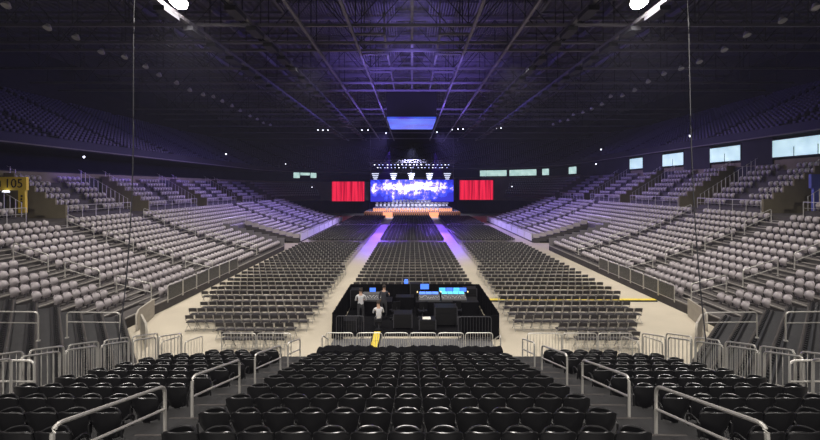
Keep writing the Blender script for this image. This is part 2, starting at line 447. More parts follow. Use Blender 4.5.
# upper tier of the lower bowl
UP = {-1: dict(D0=28.5, n=6, rise=.52, z0=4.8), 1: dict(D0=28.9, n=7, rise=.55, z0=5.25)}
seat_list = []      # (x, y, z, rz, side, row, blk, idx)
for sd, sx in (('left', -1), ('right', 1)):
    mb = MB(); F0 = FRONT[sx]
    for k in range(NROW):
        xa = F0+.85*k; xb = xa+.85; z = side_tread(k, sx)
        segs = [(near_end(k), FAR)] if k >= 8 else [(near_end(k), GAP[0]), (GAP[1], FAR)]
        for ya, yb in segs:
            a, b = sorted((sx*xa, sx*xb))
            mb.box(a, b, ya, yb, z-.5 if k else 0.0, z, 'riser')
            a, b = sorted((sx*(xa+.0), sx*(xa+.85)))
            mb.box(a, b, ya, yb, z-.01, z+.004, 'tread')
            a, b = sorted((sx*(xa-.01), sx*(xa+.07)))
            mb.box(a, b, ya, yb, z-.05, z+.012, 'nosing')
        for (ya, yb) in AIS:
            a, b = sorted((sx*(xa+.45), sx*(xa+.85)))
            mb.box(a, b, ya, yb, z, z+.11, 'tread'); a, b = sorted((sx*(xa+.44), sx*(xa+.50))); mb.box(a, b, ya, yb, z+.08, z+.118, 'nosing')
    # close the ends under the rows
    prof = [(sx*F0, 0)]
    for k in range(NROW): prof += [(sx*(F0+.85*k), side_tread(k, sx)-.02), (sx*(F0+.85*(k+1)), side_tread(k, sx)-.02)]
    prof.append((sx*(F0+.85*NROW), 0))
    mb.prism(prof, 'y', FAR-.2, FAR, 'riser')
    p8 = prof[:1+16]+[(sx*(F0+.85*8), 0)]
    mb.prism(p8, 'y', GAP[0]-.2, GAP[0]-.01, 'case'); mb.prism(p8, 'y', GAP[1]+.01, GAP[1]+.2, 'case')
    a, b = sorted((sx*(F0+.85*8), sx*(F0+.85*8+.1))); mb.box(a, b, GAP[0], GAP[1], 0, side_tread(8, sx)-.5, 'wall_dark')
    # cross walkway
    zw = side_tread(NROW, sx); a, b = sorted((sx*(F0+.85*NROW), sx*(F0+.85*NROW+1.35)))
    a, b = sorted((sx*(F0+.85*NROW), sx*(UP[sx]['D0']+.02))); mb.box(a, b, 10, 80, zw-.4, zw, 'tread')
    struct(mb.build(f'floor_side_stand_{sd}', smooth=False))
    for k in range(NROW):
        z = side_tread(k, sx); x = F0+.85*k+.55
        y = (near_end(k)+.45) if k else 22.1
        blk = 0; idx = 0
        while y < FAR-.3:
            if in_aisle(y, .27): 
                if idx: blk += 1; idx = 0
                y += .1; continue
            if k < 8 and GAP[0]-.3 < y < GAP[1]+.3:
                if idx: blk += 1; idx = 0
                y += .1; continue
            idx += 1
            seat_list.append((sx*x, y, z, -PI/2 if sx < 0 else PI/2, sx, k, blk + (1 if k == 0 else 0), idx))
            y += .5
VOM = [(28.0, 31.4), (38.4, 41.2), (50.2, 52.9), (61.4, 64.0), (74.0, 77.0)]
UA = [(34.2, 35.2), (45.3, 46.3), (57, 58), (69, 70)]
def arc_pt(D, s, sx):
    """s: distance along; straight to Y=80, then a quarter circle about (14,80), then straight to the middle."""
    R = D-14.0
    if s < 80: return (sx*D, s, -PI/2 if sx < 0 else PI/2)
    q = (s-80)/R
    if q < PI/2: return (sx*(14+R*math.cos(q)), 80+R*math.sin(q), (-PI/2-q) if sx < 0 else (PI/2+q))
    e = s-80-R*PI/2
    return (sx*(14-e), 80+R, PI)
def sweep_poly(mb, prof, m, s0, s1, sx, step=3.0):
    """prof: list of (D, z); swept along the bowl."""
    n = max(1, int((s1-s0)/step)); vs = []; P = len(prof)
    for i in range(n+1):
        t = i/n
        for (D, z) in prof:
            sE = 80+(D-14)*PI/2+14
            # same angular parameter for every D
            if s1 > 80:
                if t < .5: y = s0+(80-s0)*t*2; vs.append((sx*D, y, z))
                elif t < .85: q = (t-.5)/.35*PI/2; vs.append((sx*(14+(D-14)*math.cos(q)), 80+(D-14)*math.sin(q), z))
                else: vs.append((sx*(14*(1-(t-.85)/.15)), 80+(D-14), z))
            else:
                vs.append((sx*D, s0+(s1-s0)*t, z))
    fs = []
    for i in range(n):
        for j in range(P-1):
            f = (i*P+j, (i+1)*P+j, (i+1)*P+j+1, i*P+j+1); fs.append(f if sx < 0 else f[::-1])
    mb.add(vs, fs, m)
for sd, sx in (('left', -1), ('right', 1)):
    u = UP[sx]; D0 = u['D0']; segs = []; y = 8.0
    for a, b in VOM+[(80, 80)]:
        segs.append((y, a)); y = b
    mb = MB(); wl = MB()
    for (ya, yb) in segs:
        if yb-ya < .3: continue
        prof = [(sx*D0, side_tread(NROW, sx)-.3)]
        for i in range(u['n']):
            z = u['z0']+u['rise']*i; prof += [(sx*(D0+.85*i), z), (sx*(D0+.85*(i+1)), z)]
        prof.append((sx*(D0+.85*u['n']), side_tread(NROW, sx)-.3))
        wl.prism([(p[0], p[1]-.02) for p in prof], 'y', ya, yb, 'riser', 'wall')
        for i in range(u['n']):
            z = u['z0']+u['rise']*i; a, b = sorted((sx*(D0+.85*i), sx*(D0+.85*i+.85)))
            mb.box(a, b, ya+.03, yb-.03, z-.05, z, 'tread'); wl.box(a, b, ya-.14, ya, z-1.2, z+.75, 'wall')
            yy = ya+.5; 
            while yy < yb-.3:
                if not any(p-.3 < yy < q+.3 for p, q in UA):
                    seat_list.append((sx*(D0+.85*i+.55), yy, z, -PI/2 if sx < 0 else PI/2, sx, 20+i, 99, 0))
                yy += .5
    # far curved part
    prof = [(D0, side_tread(NROW, sx)-.3)]
    for i in range(u['n']):
        z = u['z0']+u['rise']*i; prof += [(D0+.85*i, z), (D0+.85*(i+1), z)]
    n = 28; P = len(prof); vs = []
    for i in range(n+1):
        for D, z in prof:
            if True: q = i/28*PI*.31; vs.append((sx*(14+(D-14)*math.cos(q)), 80+(D-14)*math.sin(q), z))
            else: vs.append((sx*(14*(1-(i-20)/8)), 80+(D-14), z))
    fs = [((i*P+j, (i+1)*P+j, (i+1)*P+j+1, i*P+j+1) if sx < 0 else (i*P+j, i*P+j+1, (i+1)*P+j+1, (i+1)*P+j)) for i in range(n) for j in range(P-1)]
    wl.add(vs, fs, 'riser')
    for i in range(u['n']):
        D = D0+.85*i+.55; s = 80.3; z = u['z0']+u['rise']*i
        while s < 80+(D-14)*PI*.31:
            x, y, rz = arc_pt(D, s, sx); seat_list.append((x, y, z, rz, sx, 20+i, 99, 0)); s += .5
    struct(mb.build(f'floor_upper_rows_{sd}', smooth=False)); struct(wl.build(f'wall_row_ends_{sd}', smooth=False))

# individual seats: the 300 nearest that fall inside the picture; the rest as one object
vis = [s for s in seat_list if in_view(s[0], s[1], s[2]+.7)]
near = sorted([s for s in vis if s[5] < 20], key=lambda s: s[0]**2+s[1]**2)[:300]
nset = set((s[0], s[1]) for s in near)
proto_g = make_seat('arena_seat', 'grey_plastic', 'grey_plastic', 'grey_plastic_dark', 6, 5, ())
BLK = {0: 'before the nearest stairs', 1: 'beyond the nearest stairs', 2: 'beyond the second stairs', 3: 'beyond the third stairs'}
for (x, y, z, rz, sx, k, blk, idx) in near:
    sd = 'left' if sx < 0 else 'right'
    place(proto_g, (x, y, z), rz, f'grey seat, {sd} stand, {ORD[k+1]} row up, {ORD[idx]} seat {BLK[blk]}', 'seat', f'grey seats low in the {sd} side stand')

def instances_mesh(name, items, parts, mats):
    """one mesh holding many transformed copies of a small prototype (verts, faces, material indices)."""
    V, Fc, Mi = parts; V = np.array(V, dtype=np.float64); n = len(V); N = len(items)
    arr = np.array(items, dtype=np.float64)
    c, s_ = np.cos(arr[:, 3]), np.sin(arr[:, 3])
    X = V[None, :, 0]*c[:, None]-V[None, :, 1]*s_[:, None]+arr[:, 0:1]
    Y = V[None, :, 0]*s_[:, None]+V[None, :, 1]*c[:, None]+arr[:, 1:2]
    Z = V[None, :, 2]+arr[:, 2:3]
    vs = np.stack([X, Y, Z], -1).reshape(-1, 3).astype(np.float32)
    lens = np.array([len(f) for f in Fc]); flat = np.array([i for f in Fc for i in f])
    allflat = (flat[None, :]+(np.arange(N)*n)[:, None]).reshape(-1)
    starts = np.concatenate([[0], np.cumsum(np.tile(lens, N))[:-1]])
    me = bpy.data.meshes.new(name); me.vertices.add(len(vs)); me.vertices.foreach_set('co', vs.ravel())
    me.loops.add(len(allflat)); me.loops.foreach_set('vertex_index', allflat.astype(np.int32))
    me.polygons.add(N*len(Fc)); me.polygons.foreach_set('loop_start', starts.astype(np.int32))
    for m in mats: me.materials.append(M[m])
    me.polygons.foreach_set('material_index', np.tile(np.array(Mi), N).astype(np.int32))
    me.polygons.foreach_set('use_smooth', np.ones(N*len(Fc), dtype=bool))
    me.update(calc_edges=True); me.validate()
    o = bpy.data.objects.new(name, me); COL.objects.link(o); return o
lo = MB(); seat_parts(lo, lo, lo, MB(), 4, 3, 'grey_plastic', 'grey_plastic', 'grey_plastic_dark', ())
lo.box(-.03, .03, -.03, .05, 0, .25, 'grey_plastic_dark')
rest = [s[:4] for s in seat_list if (s[0], s[1]) not in nset]
tag(instances_mesh('arena_seats', rest, (lo.v, lo.f, lo.m), lo.mats), 'banks of grey folding seats filling the side stands into the distance', 'seats', kind='stuff')

# ---------------------------------------------------------------- concourse, windows, upper deck
def wall_back(sx): return UP[sx]['D0']+.85*UP[sx]['n']
DW = {-1: 33.7, 1: 34.95}
ZL = {-1: (8.35, 10.55), 1: (9.6, 11.55)}       # opening between back wall and fascia
mb = MB()
for sx in (-1, 1):
    D = DW[sx]; z0, z1 = ZL[sx]
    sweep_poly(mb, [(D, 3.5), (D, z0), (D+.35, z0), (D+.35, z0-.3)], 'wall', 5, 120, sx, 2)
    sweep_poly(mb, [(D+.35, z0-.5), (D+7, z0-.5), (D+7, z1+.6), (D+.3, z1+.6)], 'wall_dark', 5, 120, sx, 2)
struct(mb.build('wall_concourse', smooth=False))
UD = {-1: (33.2, 10.55), 1: (34.6, 11.75)}
mb = MB(); useats = []
for sx in (-1, 1):
    D, zb = UD[sx]
    sweep_poly(mb, [(D+8, zb), (D+.1, zb), (D-.05, zb+.12), (D-.05, zb+1.0), (D+.15, zb+1.05), (D+.2, zb+.6)], 'fascia', 5, 120, sx, 2)
    sweep_poly(mb, [(D-.08, zb+.10), (D-.12, zb+.16), (D-.08, zb+.22)], 'nosing', 5, 120, sx, 2)
    prof = []
    for i in range(20):
        z = zb+.5+.40*i; prof += [(D+.2+.84*i, z), (D+.2+.84*(i+1), z)]
        Ds = D+.2+.84*i+.5; s = 24.0; R = Ds-14
        while s < 80+R*PI/2+13.5:
            if (s % 9.0) > 1.1:
                x, y, rz = arc_pt(Ds, s, sx)
                if in_view(x, y, z+.6, 20): useats.append((x, y, z, rz))
            s += .56
    prof.append((D+.2+.84*20, zb+.5+8.0+3))
    sweep_poly(mb, prof, 'deck', 5, 120, sx, 2)
struct(mb.build('floor_upper_deck', smooth=False))
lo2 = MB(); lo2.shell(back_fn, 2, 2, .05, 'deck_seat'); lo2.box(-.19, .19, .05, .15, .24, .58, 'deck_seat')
tag(instances_mesh('upper_deck_seats', useats, (lo2.v, lo2.f, lo2.m), lo2.mats), 'dim rows of seats on the dark upper deck around the hall', 'seats', kind='stuff')

# lit windows: (side, Y or position list, z0, z1)
nw = [0]
def lit_window(p0, p1, z0, z1, label_kind=True):
    nw[0] += 1; P0 = Vector((*p0, 0)); P1 = Vector((*p1, 0)); d = P1-P0; L = d.length; ang = math.atan2(d.y, d.x)
    r = empty(f'window_{nw[0]}', (P0.x, P0.y, z0), ang); r['kind'] = 'structure'
    a = MB(); h = z1-z0; t = .07
    a.box(0, L, -.06, .06, -t, 0, 'steel_dark'); a.box(0, L, -.06, .06, h, h+t, 'steel_dark'); a.box(-t, 0, -.06, .06, -t, h+t, 'steel_dark'); a.box(L, L+t, -.06, .06, -t, h+t, 'steel_dark')
    k = max(1, int(L/1.9))
    for i in range(1, k): a.box(L*i/k-.02, L*i/k+.02, -.04, .04, 0, h*.55, 'steel_dark')
    a.build('window_frame', r, False)
    g = MB(); g.box(0, L, -.01, .01, 0, h, 'glass_lit'); g.build('window_pane', r, False)
XR = 34.82
mb = MB()
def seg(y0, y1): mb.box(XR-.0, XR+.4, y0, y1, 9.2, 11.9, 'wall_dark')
wins = [(30.5, 36.7), (40.25, 44.4), (48.7, 52.8), (57.3, 60.75)]
for a, b in wins[:4]: lit_window((XR, a), (XR, b), 9.85, 11.45)
prev = 18
for a, b in wins[:4]+[(78.6, 78.6)]:
    seg(prev, a); prev = b
struct(mb.build('wall_between_windows', smooth=False))
def arcp(D, deg): q = math.radians(deg); return (14+(D-14)*math.cos(q), 80+(D-14)*math.sin(q))
for d0, d1 in ((1, 10), (28, 33.5), (38, 58), (60, 79)):
    lit_window(arcp(XR, d0), arcp(XR, d1), 9.85, 11.35)
for d0, d1, za in ((40, 45, 9.2), (45.5, 53, 9.9), (53.5, 58, 9.3)):
    (xa, ya), (xb, yb) = arcp(33.4, d0), arcp(33.4, d1); lit_window((-xa, ya), (-xb, yb), za, 10.9)

# guard rails in front of the walkway and stair rails in the stands
for sd, sx in (('left', -1), ('right', 1)):
    u = UP[sx]; Xg = u['D0']-.06; zw = side_tread(NROW, sx)
    ya = 20.0; i = 0
    for a, b in VOM:
        i += 1
        r = empty('guard_rail', (sx*Xg, ya, zw)); L = a-ya; t = MB()
        t.tube([(0, 0, 1.05), (0, L, 1.05)], .03, 'alu', 5); t.tube([(0, 0, .6), (0, L, .6)], .018, 'alu', 4); t.build('rail_tube', r)
        k = int(L/1.25)
        for q in range(k+1):
            p = MB(); p.tube([(0, L*q/k, 0), (0, L*q/k, 1.05)], .03, 'alu', 5); p.build('post', r)
        tag(r, f'pale guard rail along the {sd} cross walkway, {ORD[i]} length from the near end', 'guard rail', f'guard rails of the {sd} cross walkway'); ya = b
    for ai, (a, b) in enumerate(AIS):
        yc = (a+b)/2
        for q in range(4):
            k0 = q*3.4+.6; k1 = k0+2.3
            x0 = FRONT[sx]+.85*k0; x1 = FRONT[sx]+.85*k1
            if ai in (3,) and q == 9: continue
            handrail((sx*x0, yc, side_tread(k0, sx)-.02), (sx*x1, yc, side_tread(k1, sx)-.02), .95,
                     f'steel handrail in the {sd} stand, {ORD[ai+1]} stairs from the camera, {ORD[q+1]} rail up', f'handrails on the {sd} stand stairs', r=.03, mid=.5)
    for vi, (a, b) in enumerate(VOM[:4]):
        for yy, w in ((b+.12, 'far'), (a-.12, 'near')):
            r = empty('guard_rail', (sx*u['D0'], yy, u['z0'])); n = u['n']
            t = MB(); t.tube([(sx*.1, 0, 1.0), (sx*.85*n, 0, 1.0+u['rise']*(n-.3))], .016, 'alu', 5); t.build('rail_tube', r)
            for q in range(n):
                for off in (.15, .58):
                    p = MB(); x = sx*(.85*q+off); p.tube([(x, 0, u['rise']*q), (x, 0, 1.0+u['rise']*(q+off))], .025, 'alu', 5); p.build('post', r)
            tag(r, f'sloping guard rail on the {w} edge of {sd} tunnel opening, {ORD[vi+1]} opening along', 'guard rail', f'rails around the {sd} tunnel openings')
    # front panels of the stand
    X = FRONT[sx]-.03
    y = 21.9
    for q in range(6):
        guard_panel([(sx*X, y, .35), (sx*X, y+1.4, .35)], f'framed mesh panel on the {sd} stand front, {ORD[q+1]} from the near end', f'mesh panels on the {sd} stand front', h=1.0, infill='mesh', r=.025)
        y += 1.48
    y = 48.0
    for q in range(9):
        k = MB(); k.box(-.04, .04, 0, 2.9, 0, .95, 'white'); k.box(-.06, .06, 0, 2.9, .95, 1.0, 'alu')
        o = k.build('barrier_board', loc=(sx*(FRONT[sx]-.05), y, .2)); tag(o, f'pale board fronting the {sd} far stand, {ORD[q+1]} from its near end', 'board', f'boards fronting the {sd} far stand')
        y += 3.2
    # rail round the tunnel mouth of the side stand
    guard_panel([(sx*(FRONT[sx]+6.8), GAP[0], side_tread(8, sx)), (sx*(FRONT[sx]+6.8), GAP[1], side_tread(8, sx))], f'picket rail above the dark opening in the {sd} stand', None, h=1.05, n=18, r=.04)
    for k in range(8):
        z = side_tread(k, sx); x0 = FRONT[sx]+.85*k; x1 = x0+.8
        g = MB(); g.box(min(sx*x0, sx*x1), max(sx*x0, sx*x1), GAP[0]-.08, GAP[0]+.02, z, z+.85, 'grey_plastic_dark')
        tag(g.build('end_panel'), f'grey end panel at the near side of {sd} stand opening, {ORD[k+1]} row up', 'panel', f'row end panels at the {sd} stand opening')
        g = MB(); g.box(min(sx*x0, sx*x1), max(sx*x0, sx*x1), GAP[1]-.02, GAP[1]+.08, z+.1, z+.6, 'grey_plastic')
        tag(g.build('end_panel'), f'pale end panel at the far side of {sd} stand opening, {ORD[k+1]} row up', 'panel', f'row end panels at the {sd} stand opening')

# ---------------------------------------------------------------- section signs at the first tunnel openings
def text_mesh(mb, s, size, m, mtx):
    c = bpy.data.curves.new('t', 'FONT'); c.body = s; c.size = size; c.extrude = .012; c.align_x = 'CENTER'; c.align_y = 'CENTER'
    o = bpy.data.objects.new('t', c); COL.objects.link(o)
    me = bpy.data.meshes.new_from_object(o.evaluated_get(bpy.context.evaluated_depsgraph_get()))
    mb.add([mtx @ v.co for v in me.vertices], [tuple(p.vertices) for p in me.polygons], m)
    bpy.data.objects.remove(o); bpy.data.curves.remove(c); bpy.data.meshes.remove(me)
RX = Matrix.Rotation(PI/2, 4, 'X')
r = empty('section_sign', (-29.75, 29.4, 5.0))
p = MB(); p.box(-3.4, 0, -.1, .1, 1.75, 2.78, 'sign_yellow')
text_mesh(p, '105', .86, 'ink', Matrix.Translation((-.95, -.105, 2.25)) @ RX @ Matrix.Scale(1.12, 4))
p.prism([(-2.2, 2.25), (-1.95, 2.5), (-1.95, 2.0)], 'y', -.125, -.09, 'ink'); p.box(-2.3, -2.2, -.125, -.09, 2.05, 2.45, 'ink')
p.build('sign_panel', r, False)
p = MB(); p.box(-.62, -.1, -.1, .1, 0, 1.75, 'sign_yellow')
for i in range(4): p.box(-.42, -.30+.03*(i % 2), -.115, -.095, .5+.24*i, .66+.24*i, 'ink')
p.build('sign_post_panel', r, False)
p = MB(); p.cyl((-1.45, -.2, 1.72), (-1.45, -.2, 1.6), .18, .22, 'lamp_small', 12); p.build('lamp', r)
tag(r, 'yellow section 105 sign framing a tunnel opening in left stand', 'sign')
r = empty('section_sign', (31.0, 29.6, 5.0))
p = MB(); p.box(0, 3.4, -.1, .1, 1.9, 3.0, 'sign_blue'); p.cyl((1.0, -.11, 2.45), (1.0, -.13, 2.45), .28, .28, 'white', 16); p.build('sign_panel', r, False)
p = MB(); p.box(.2, .7, -.1, .1, 0, 1.9, 'sign_blue'); p.box(1.15, 1.35, -.1, .1, 0, 1.9, 'white'); p.build('sign_post_panel', r, False)
tag(r, 'blue sign framing a tunnel opening in the right stand', 'sign')
for sx in (-1, 1):
    mb = MB()
    for a, b in VOM:
        x0, x1 = sorted((sx*(UP[sx]['D0']+.85*UP[sx]['n']-.1), sx*(UP[sx]['D0']+.85*UP[sx]['n']+.1)))
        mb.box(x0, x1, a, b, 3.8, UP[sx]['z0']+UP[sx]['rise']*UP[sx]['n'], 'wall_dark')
        x0, x1 = sorted((sx*UP[sx]['D0'], sx*(UP[sx]['D0']+.85*UP[sx]['n']))); mb.box(x0, x1, a, b, 3.7, side_tread(NROW, sx), 'tread')
    struct(mb.build('wall_tunnel_ends', smooth=False))

# ---------------------------------------------------------------- folding chairs on the floor (face +Y)
def make_folding_chair(hi=True):
    r = empty('folding_chair', (0,0,0)); ob = []
    n = 5 if hi else 4
    b = MB(); b.shell(lambda u, v: (u*.207, -.20-.04*v+.02*u*u, .62+.19*v-(abs(u)**4)*.02), 5, 3, .025, 'chair_fabric'); ob.append(b.build('backrest', r))
    s = MB(); s.shell(lambda u, v: (u*.208, -.17+.38*v, .44+.015*math.sin(v*PI)-.015*u*u), 4, 4, .035, 'chair_fabric'); ob.append(s.build('seat', r))
    for sx in (-1, 1):
        x = sx*.205; f = MB()
        f.tube([(x, .23, 0), (x, -.2, .58), (x*.97, -.26, .82)], .013, 'chrome', n); f.tube([(x*.95, -.25, 0), (x*.95, .2, .44)], .013, 'chrome', n)
        ob.append(f.build('side_frame', r))
    c = MB(); c.tube([(-.205, .15, .1), (.205, .15, .1)], .01, 'chrome', n); c.tube([(-.205, -.19, .07), (.205, -.19, .07)], .01, 'chrome', n); c.tube([(-.205, -.2, .56), (.205, -.2, .56)], .01, 'chrome', n)
    ob.append(c.build('crossbar', r)); reg(r, *ob); return r
chairs = []
def rows():
    ys = []; y = 16.5
    while y < 44: ys.append(y); y += 1.06
    y = 46.2
    while y < 62.8: ys.append(y); y += .98
    y = 65.6
    while y < 84: ys.append(y); y += .98
    return ys
SP = .455
for ri, y in enumerate(rows()):
    if ri == 0: L = (-8.2, -5.7); R = (7.3, 9.7)
    elif ri == 1: L = (-8.9, -5.6); R = (6.9, 10.1)
    elif ri == 2: L = (-10.7, -5.3); R = (5.2, 10.7)
    elif ri < 6: L = (-11.3, -5.3); R = (5.2, 11.4)
    elif ri < 14: L = (-12.1, -5.5); R = (5.4, 12.1)
    else: L = (-12.2, -5.95); R = (5.9, 12.2)
    n = int((L[1]-L[0])/SP+.5)
    for q in range(n+1): chairs.append((L[1]-q*SP, y, 0, 'left', ri, q))
    n = int((R[1]-R[0])/SP+.5)
    for q in range(n+1): chairs.append((R[0]+q*SP, y, 0, 'right', ri, q))
    if y > 24.3:
        for q in range(17): chairs.append((.03+(q-8)*SP, y, 0, 'centre', ri, q))
ch = sorted(chairs, key=lambda c: c[1]*1.0+abs(c[0])*.02)
near_c = ch[:300]; rest_c = ch[300:]
pc = make_folding_chair()
crow = {ri: i for i, ri in enumerate(sorted(set(c[4] for c in chairs if c[3] == 'centre')))}
for (x, y, z, sd, ri, q) in near_c:
    row = (crow[ri] if sd == 'centre' else ri)+1
    lab = f'black folding chair, {sd} floor block, {ORD[row]} row from the rear, {ORD[q+1]} from ' + ('left end' if sd == 'centre' else 'centre aisle')
    place(pc, (x+random.uniform(-.006, .006), y+random.uniform(-.03, .03), 0), random.uniform(-.015, .015), lab, 'chair', f'folding chairs in the {sd} floor block')
lc = MB()
lc.shell(lambda u, v: (u*.207, -.20-.04*v+.02*u*u, .62+.19*v), 2, 1, .03, 'chair_fabric')
lc.box(-.2, .2, -.17, .21, .43, .46, 'chair_fabric')
for sx in (-1, 1):
    lc.tube([(sx*.215, .23, 0), (sx*.215, -.2, .58), (sx*.21, -.25, .82)], .014, 'chrome', 3); lc.tube([(sx*.205, -.25, 0), (sx*.205, .2, .44)], .014, 'chrome', 3)
lc.tube([(-.215, -.2, .5), (.215, -.2, .5)], .012, 'chrome', 3)
tag(instances_mesh('folding_chairs', [(c[0]+random.uniform(-.006, .006), c[1]+random.uniform(-.03, .03), 0, random.uniform(-.02, .02)) for c in rest_c], (lc.v, lc.f, lc.m), lc.mats),
    'rows of black folding chairs on the hall floor stretching to the stage', 'chairs', kind='stuff')

# yellow cable ramps
def cable_ramp(x0, x1, y, n, along, labf, grp):
    for i in range(n):
        a = x0+(x1-x0)*i/n; b = x0+(x1-x0)*(i+1)/n-.02; L = b-a
        r = empty('cable_ramp', (a, y, 0) if along == 'x' else (y, a, 0), 0 if along == 'x' else PI/2)
        k = MB(); k.prism([(-.24, 0), (.24, 0), (.16, .07), (-.16, .07)], 'x', 0, L, 'case'); k.build('ramp_body', r, False)
        k = MB(); k.box(0.01, L-.01, -.15, .15, .07, .09, 'yellow'); k.build('lid', r, False)
        tag(r, labf(i), 'cable ramp', grp)
cable_ramp(4.75, 15.0, 23.39, 10, 'x', lambda i: f'yellow cable ramp across the floor, {ORD[i+1]} length from the mixing area', 'yellow cable ramps across the floor')
cable_ramp(14.9, 18.2, -1.65, 3, 'y', lambda i: f'yellow cable ramp under the crowd barriers, {["nearest", "middle", "farthest"][i]} length', 'yellow cable ramps at the crowd barriers')

# ---------------------------------------------------------------- mixing position
MX0, MX1, MY0, MY1 = -3.65, 4.0, 17.6, 22.7
def pleated(p0, p1, h, label, name='drape_wall'):
    P0 = Vector(p0); P1 = Vector(p1); d = P1-P0; L = d.length; d.normalize(); nrm = Vector((-d.y, d.x, 0)); mb = MB()
    n = int(L/.06); vs = []
    for i in range(n+1):
        t = i/n*L; w = .035*math.sin(t*22)+.02*math.sin(t*9)
        p = P0+d*t
        for (z, k) in ((0, 1.0), (h*.5, .8), (h, .4)):
            for sgn in (1, -1):
                q = p+nrm*(w*k+sgn*.02); vs.append((q.x, q.y, z))
    fs = []
    for i in range(n):
        a = i*6; b = a+6
        fs += [(a, b, b+2, a+2), (a+2, b+2, b+4, a+4), (a+1, a+3, b+3, b+1), (a+3, a+5, b+5, b+3), (a+4, b+4, b+5, a+5)]
    mb.add(vs, fs, 'drape')
    return tag(mb.build(name), label, 'drape')
pleated((MX0, MY0-.1, 0), (MX0, MY1, 0), 1.2, 'black drape on the left side of the mixing position')
pleated((MX1, MY0-.1, 0), (MX1, MY1, 0), 1.2, 'black drape on the right side of the mixing position')
pleated((MX0, MY1, 0), (MX1, MY1, 0), 1.2, 'black drape on the stage side of the mixing position')
pleated((MX1-1.75, MY0-.12, 0), (MX1, MY0-.12, 0), 1.1, 'short black drape closing the near right of the mixing position')
pleated((MX0, MY0-.12, 0), (MX0+.5, MY0-.12, 0), 1.1, 'short black drape closing the near left of the mixing position')
k = MB(); k.box(MX0+.1, MX1-.1, MY0+.2, MY1-.1, .0, .03, 'drape'); tag(k.build('floor_carpet'), 'black carpet under the mixing desks', 'carpet')

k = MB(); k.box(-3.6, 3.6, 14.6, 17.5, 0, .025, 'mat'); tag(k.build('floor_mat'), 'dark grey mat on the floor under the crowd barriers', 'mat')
def table(x0, x1, y0, y1, h, label, skirt=True):
    r = empty('table', ((x0+x1)/2, (y0+y1)/2, .03)); a = (x1-x0)/2; b = (y1-y0)/2
    t = MB(); t.box(-a, a, -b, b, h-.04, h, 'case'); t.build('tabletop', r, False)
    for sx in (-1, 1):
        for sy in (-1, 1):
            l = MB(); l.tube([(sx*(a-.05), sy*(b-.05), 0), (sx*(a-.05), sy*(b-.05), h-.04)], .02, 'steel_dark', 6); l.build('leg', r)
    c = MB(); c.box(-a-.01, a+.01, -b-.015, -b-.005, .05, h-.02, 'drape'); c.build('front_cloth', r, False)
    return tag(r, label, 'table')
table(-2.9, -1.1, 20.6, 21.5, .76, 'black table under the small left mixing console')
table(.2, 3.6, 20.5, 21.5, .76, 'long black table under the consoles on the right')
table(-.9, .1, 20.9, 21.5, .9, 'narrow black table between the two console tables')

def console(x, y, w, d, label, screens, scr='screen_blue', body='case_grey', z=.79):
    r = empty('mixing_console', (x, y, z)); b = MB()
    b.prism([(-d/2, 0), (d/2, 0), (d/2, .32), (d*.1, .24), (-d/2, .08)], 'x', -w/2, w/2, body); b.build('console_body', r, False)
    n = screens
    for i in range(n):
        s = MB(); xa = -w/2+.04+(w-.08)*i/n; xb = -w/2+.04+(w-.08)*(i+1)/n-.03
        s.add([(xa, d*.12, .262), (xb, d*.12, .262), (xb, d*.46, .335), (xa, d*.46, .335)], [(0,1,2,3)], scr)
        s.add([(xa, d*.12, .245), (xb, d*.12, .245), (xb, d*.46, .325), (xa, d*.46, .325)], [(3,2,1,0)], 'case'); s.build('screen', r, False)
    f = MB(); m = int(w/.055)
    for i in range(m):
        xx = -w/2+.03+i*.055; t = random.random(); yy = -d*.4+t*d*.35; zz = .1+(yy+d/2)/(d*.6)*.16
        f.box(xx, xx+.02, yy, yy+.035, zz-.01, zz+.025, 'white')
    f.build('faders', r, False)
    return tag(r, label, 'mixing console')
console(-2.2, 21.0, 1.1, .7, 'grey mixing console on the left table by the person in a pale shirt', 2, 'case_grey')
console(.95, 21.0, 1.15, .75, 'wide mixing console with violet blue screens in the middle of the desk', 3, 'screen_blue')
console(2.3, 21.05, 1.35, .7, 'mixing console with a bright cyan screen row at the right of the desk', 4, 'screen_cyan')

def monitor(x, y, z, w, h, label, m='screen_blue'):
    r = empty('monitor', (x, y, z)); a = MB(); a.box(-w/2-.02, w/2+.02, 0, .04, .12, .16+h, 'case'); a.build('monitor_case', r, False)
    s = MB(); s.box(-w/2, w/2, -.006, .002, .14, .14+h, m); s.build('screen', r, False)
    t = MB(); t.cyl((0, .03, .0), (0, .03, .15), .02, .02, 'case', 8); t.box(-.12, .12, -.06, .1, 0, .015, 'case'); t.build('stand', r, False)
    return tag(r, label, 'monitor')
monitor(-2.25, 21.75, .85, .34, .24, 'small blue lit monitor at the left desk')
monitor(.72, 21.6, 1.05, .48, .30, 'blue lit monitor raised above the middle console')
for i, (x, c) in enumerate(((1.72, 'screen_cyan'), (2.12, 'screen_blue'), (2.52, 'screen_cyan'), (2.9, 'screen_blue'))):
    monitor(x, 21.55, .93, .36, .22, f'{"cyan" if c.endswith("cyan") else "blue"} lit monitor behind the right console, {ORD[i+1]} from left', c)
